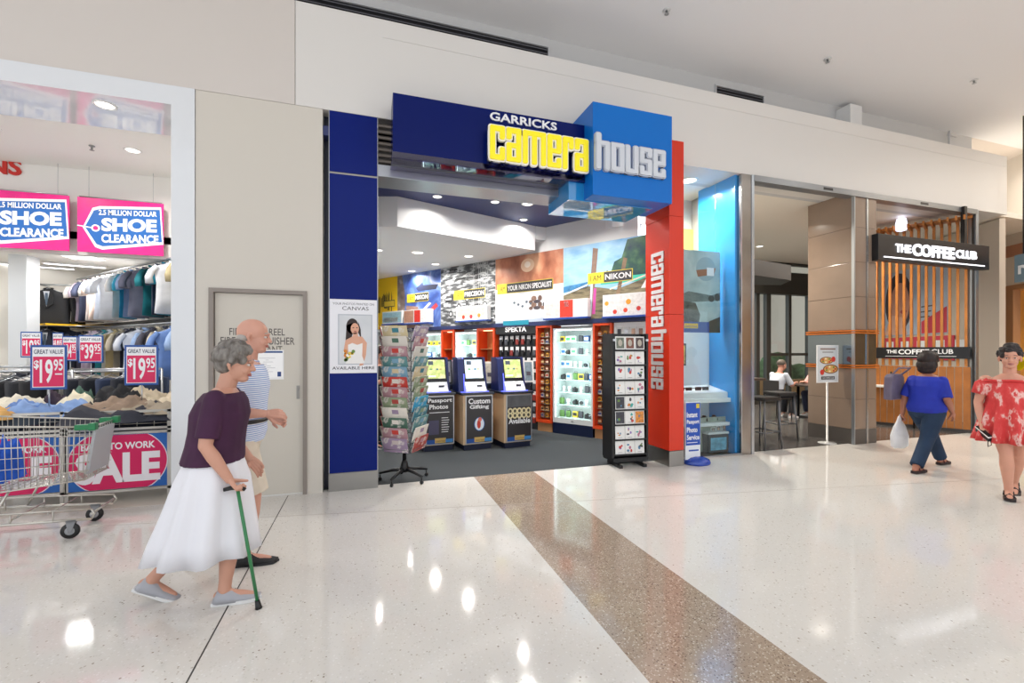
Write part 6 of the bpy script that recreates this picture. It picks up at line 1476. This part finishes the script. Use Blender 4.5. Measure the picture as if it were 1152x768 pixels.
# --- older man behind her
check = ramp_mat('blue_check', [(.42, '#8fa8d8'), (.5, '#c9d6ee'), (.58, '#e9eef8')], kind='wave', nscale=22, scale=(0, 0, 1), rough=.8, detail=0)
for n_ in check.node_tree.nodes:
    if n_.type == 'TEX_WAVE': n_.bands_direction = 'Z'
mx_ = V((XY(276, 3.66), 3.66, 0))
J = dict(P=(-.02, 0, .93), N=(.02, 0, 1.43), H=(.055, 0, 1.605), shL=(.0, .185, 1.375), elL=(-.06, .24, 1.10), wrL=(.14, .2, 1.0), shR=(.0, -.185, 1.375), elR=(-.04, -.235, 1.09), wrR=(.17, -.2, 1.07),
         hpL=(-.02, .09, .88), knL=(-.08, .09, .48), anL=(-.30, .09, .11), hpR=(-.02, -.09, .88), knR=(.07, -.09, .48), anR=(.02, -.09, .082), fpL=.3, ar=1.08)
human('older man with bald head, pale blue checked shirt, cream shorts and black shoes, walking right', mx_, 0, J, '#cf9a86', w=1.08, b=1.12, hk=1.03, pitch=.05,
      top=dict(mat=check, sleeve=.9, f0=-.14, inf=.02, collar=True), bottom=dict(kind='shorts', mat=M('#d9cdbb', .85, noise_amt=.08), len=.95, belt=True),
      hair=dict(col='#aaa49e', balls=[((-.055, 0, -.012), (.052, .081, .036))]), shoes=dict(col='#1a1a1d', sole='#26262a', k=1.08), hands={'R': dict(d=(1, 0, .0), n=(0, .6, -.6), curl=.5, t=-1), 'L': dict(curl=.5)}, brow='#b8b0a8')
# --- woman in blue walking away to the right
bxp = (G(1022, 529)+G(1062, 525))/2; bxp.z = 0
J = dict(P=(-.0, 0, .78), N=(.03, 0, 1.20), H=(.06, 0, 1.365), shL=(.02, .15, 1.13), elL=(-.02, .22, .90), wrL=(-.01, .25, .68), shR=(.02, -.15, 1.13), elR=(-.03, -.215, .91), wrR=(.11, -.21, .74),
         hpL=(-.0, .085, .74), knL=(.22, .05, .42), anL=(.42, .03, .085), hpR=(-.0, -.085, .74), knR=(-.14, -.07, .41), anR=(-.40, -.07, .085), fpR=.0, lr=1.08, ar=1.0)
human('woman with dark hair, bright blue shirt and navy trousers, walking away with bags', bxp, math.radians(6), J, '#a8705a', w=1.02, b=1.14, hk=.97, lod=.008,
      top=dict(mat=M('#1a30a8', .75, noise_amt=.15, nscale=5), sleeve=.95, f0=-.14, inf=.022), bottom=dict(kind='trousers', mat=M('#17304c', .8, noise_amt=.15, nscale=6), len=.97),
      hair=dict(col='#2a1a16', col2='#120c0c', curls=120, balls=[((-.03, 0, .04), (.115, .11, .105)), ((-.055, 0, -.04), (.085, .112, .09)), ((-.06, 0, -.1), (.06, .1, .06))]), shoes=dict(col='#5a2c30', sole='#2c2224', k=.95, sandal=True), hands={'L': dict(curl=.9), 'R': dict(curl=.3)})
def bwp(x, y, z): return bxp+Euler((0, 0, math.radians(6))).to_matrix() @ V((x, y, z))
t = thing('shoulder_bag', 'mauve grey shoulder bag on the left shoulder of the woman in blue', 'bag', bwp(-.1, .3, .86), math.radians(6))
m_bag = M('#6c6478', .6, noise_amt=.15); mb = MB(m_bag); mb.prism([(-.17, .0), (.17, .0), (.15, .3), (.09, .34), (-.09, .34), (-.15, .3)], .1, 'y', -.05, .025); mb.build('bag_body', t)
MB(m_bag).tube([(-.1, 0, .3), (-.02, -.06, .42), (.1, -.13, .42), (.14, -.05, .36), (.1, 0, .3)], .012, 8).build('strap', t)
t = thing('plastic_bag', 'white plastic carrier bag hanging from the left hand of the woman in blue', 'bag', bwp(-.04, .27, .22), math.radians(6))
mb = MB(); loft(mb, [(0, 0, 0, .12, .05), (0, 0, .03, .15, .075), (0, 0, .16, .15, .08), (0, 0, .28, .11, .05), (0, 0, .34, .06, .03), (0, 0, .42, .02, .015)]); me_ = remesh(mb, .008, 2)
ob = joined([me_], [M('#e9ebee', .4, noise_amt=.08, nscale=9, bump=.6)], 'bag_body', t)
MB(M('#e9ebee', .4)).tube([(-.03, 0, .36), (-.01, -.01, .44), (.03, -.01, .44), (.03, 0, .36)], .006, 6).build('handles', t)
# --- woman in the red dress facing the camera
rxp = G(1134, 560); rxp.z = 0; rxp.x += .03
RR_ = math.atan2(-rxp.y, -rxp.x)+math.radians(4)
red = ramp_mat('red_print', [(.4, '#d43c3c'), (.52, '#dc4a48'), (.6, '#efc9c0'), (.66, '#d43c3c')], nscale=16, scale=(1, 1, .5), rough=.8)
J = dict(P=(.0, 0, .82), N=(.0, 0, 1.265), H=(.02, 0, 1.43), shL=(.0, .17, 1.20), elL=(.0, .24, .97), wrL=(.06, .25, .75), shR=(.0, -.17, 1.20), elR=(.0, -.225, .96), wrR=(.08, -.2, .75),
         hpL=(-.0, .08, .78), knL=(-.06, .07, .45), anL=(-.28, .05, .12), hpR=(-.0, -.07, .78), knR=(.08, -.03, .45), anR=(.03, -.01, .082), fpL=.4, lr=.98, ar=1.0)
human('woman in a red patterned off shoulder dress walking towards the viewer at the right edge', rxp, RR_, J, '#d49a82', w=.94, b=.98, lod=.007,
      bottom=None, hk=.93, hair=dict(col='#2c2020', col2='#181214', curls=45, balls=[((-.025, 0, .052), (.103, .086, .09)), ((-.03, .01, .138), (.05, .062, .036)), ((-.06, .0, .12), (.05, .055, .04)), ((-.05, 0, .0), (.06, .084, .06))], tubes=[([(.0, -.06, .1), (.02, -.02, .125), (-.0, .06, .12)], [.018, .02, .016])]),
      shoes=dict(col='#3a2c2c', sole='#2a2020', k=.92, sandal=True), hands={'R': dict(d=(.3, 0, -.95), n=(.3, .9, .2), curl=.85), 'L': dict(curl=.3)}, lips='#b8706a')
dr = [o for o in bpy.data.objects if o.get('label', '').startswith('woman in a red')][0]
mb = MB(red); n = 48; rings = []
for i, (z, a, b2) in enumerate(((1.21, .105, .18), (1.17, .125, .18), (1.08, .135, .172), (.98, .14, .165), (.88, .16, .185), (.76, .178, .205), (.66, .185, .22), (.57, .195, .232))):
    fl = .0 if i < 3 else .012*(i-2)
    rings.append(mb._v([((a+fl*math.sin(10*2*PI*k/n))*math.cos(2*PI*k/n), (b2+fl*math.sin(10*2*PI*k/n))*math.sin(2*PI*k/n), z) for k in range(n)]))
for A, B in zip(rings, rings[1:]):
    for k in range(n): mb._f([A[k], B[k], B[(k+1)%n], A[(k+1)%n]], True)
o = mb.build('dress', dr, smooth=True); o.modifiers.new('s', 'SOLIDIFY').thickness = .004
for s_, q in (('L', 1), ('R', -1)):
    sh, el = V(J['sh'+s_]), V(J['el'+s_]); mb = MB(red); e = sh.lerp(el, .62); mb.tube([sh.lerp(el, .05)+V((0, -q*.04, -.01)), sh.lerp(el, .25), e], [.075, .078, .076], 18, cap=False); mb.build('sleeve', dr, smooth=True).modifiers.new('s', 'SOLIDIFY').thickness = .004
mb = MB(red); mb.tube([(.118*math.cos(a), .215*math.sin(a), 1.205-.012*abs(math.sin(a))) for a in [2*PI*k/28 for k in range(28)]], .013, 6, closed=True); mb.build('neckline_frill', dr, smooth=True)
pw = rxp+Euler((0, 0, RR_)).to_matrix() @ V((.12, -.19, .65))
t = thing('purse', 'small black and white purse in the right hand of the woman in red', 'purse', pw, (.3, .5, RR_+.6))
MB(m_black).box(-.09, -.018, -.035, .09, .018, .035, .008).build('purse_body', t); MB(M('#e4e4e4', .4)).box(-.092, -.019, .012, .092, .019, .03, .004).build('white_flap', t); MB(m_black).tube([(.09, 0, 0), (.11, 0, -.06), (.07, 0, -.12), (.06, 0, -.05), (.085, 0, -.02)], .004, 6).build('wrist_strap', t)
# --- shopper behind the card rack
J = dict(P=(0, 0, .86), N=(.02, 0, 1.3), H=(.06, 0, 1.46), shL=(.0, .16, 1.25), elL=(.05, .2, 1.0), wrL=(.25, .15, 1.05), shR=(.0, -.16, 1.25), elR=(.06, -.2, 1.0), wrR=(.28, -.12, 1.1), hpL=(0, .08, .82), knL=(.02, .08, .45), anL=(0, .09, .082), hpR=(0, -.08, .82), knR=(.02, -.08, .45), anR=(0, -.09, .082))
human('shopper in dark clothes standing behind the spinning card rack', (XY(424, 7.3), 7.3, 0), -.5, J, '#c98f78', lod=.01, top=dict(mat=M('#1e1e26', .8), sleeve=.9), bottom=dict(kind='trousers', mat=M('#23242c', .8), len=.97), shoes=dict(col='#222226'), hair=dict(col='#2a1c18', balls=[((-.025, 0, .045), (.103, .088, .094)), ((-.05, 0, -.03), (.065, .088, .08))]), hk=.98)
# --- seated couple in the cafe
def seated(label, p, rot, skin, shirt, trou, hair, sleeve=.9, lean=.12):
    J = dict(P=(-.02, 0, .56), N=(lean, 0, 1.02), H=(lean+.07, 0, 1.18), shL=(lean-.02, .175, .97), elL=(lean+.08, .24, .74), wrL=(lean+.32, .14, .79), shR=(lean-.02, -.175, .97), elR=(lean+.08, -.24, .74), wrR=(lean+.32, -.12, .79),
             hpL=(.0, .09, .53), knL=(.42, .11, .52), anL=(.36, .11, .084), hpR=(.0, -.09, .53), knR=(.42, -.11, .52), anR=(.34, -.11, .084))
    return human(label, p, rot, J, skin, lod=.01, b=1.1, top=dict(mat=M(shirt, .8), sleeve=sleeve), bottom=dict(kind='trousers', mat=M(trou, .8), len=.95), hair=hair, shoes=dict(col='#d9d6d2' if 'man' in label[:8] else '#e6e2dc'), pitch=.15, hands={'L': dict(n=(0, 0, -1), curl=.2, t=1), 'R': dict(n=(0, 0, -1), curl=.2, t=-1)})
seated('man in a pale grey shirt seated on the left of the small cafe table', tb+V((-.68, 0, 0)), 0, '#b98470', '#b9bfca', '#23252c', dict(col='#5a5048', balls=[((-.03, 0, .05), (.1, .085, .085))]))
seated('person in a pink top seated right of the small cafe table beside the tiled column', tb+V((.68, -.05, 0)), PI, '#c4907c', '#d8a8a0', '#2a2e44', dict(col='#7a5a44', balls=[((-.03, 0, .045), (.103, .09, .09)), ((-.05, 0, -.03), (.065, .09, .07))]))
# remove unused prototypes
for o in list(bpy.data.objects):
    if o.parent is None and o.get('category') and not o.get('label'):
        for k in kids(o): bpy.data.objects.remove(k)
        bpy.data.objects.remove(o)
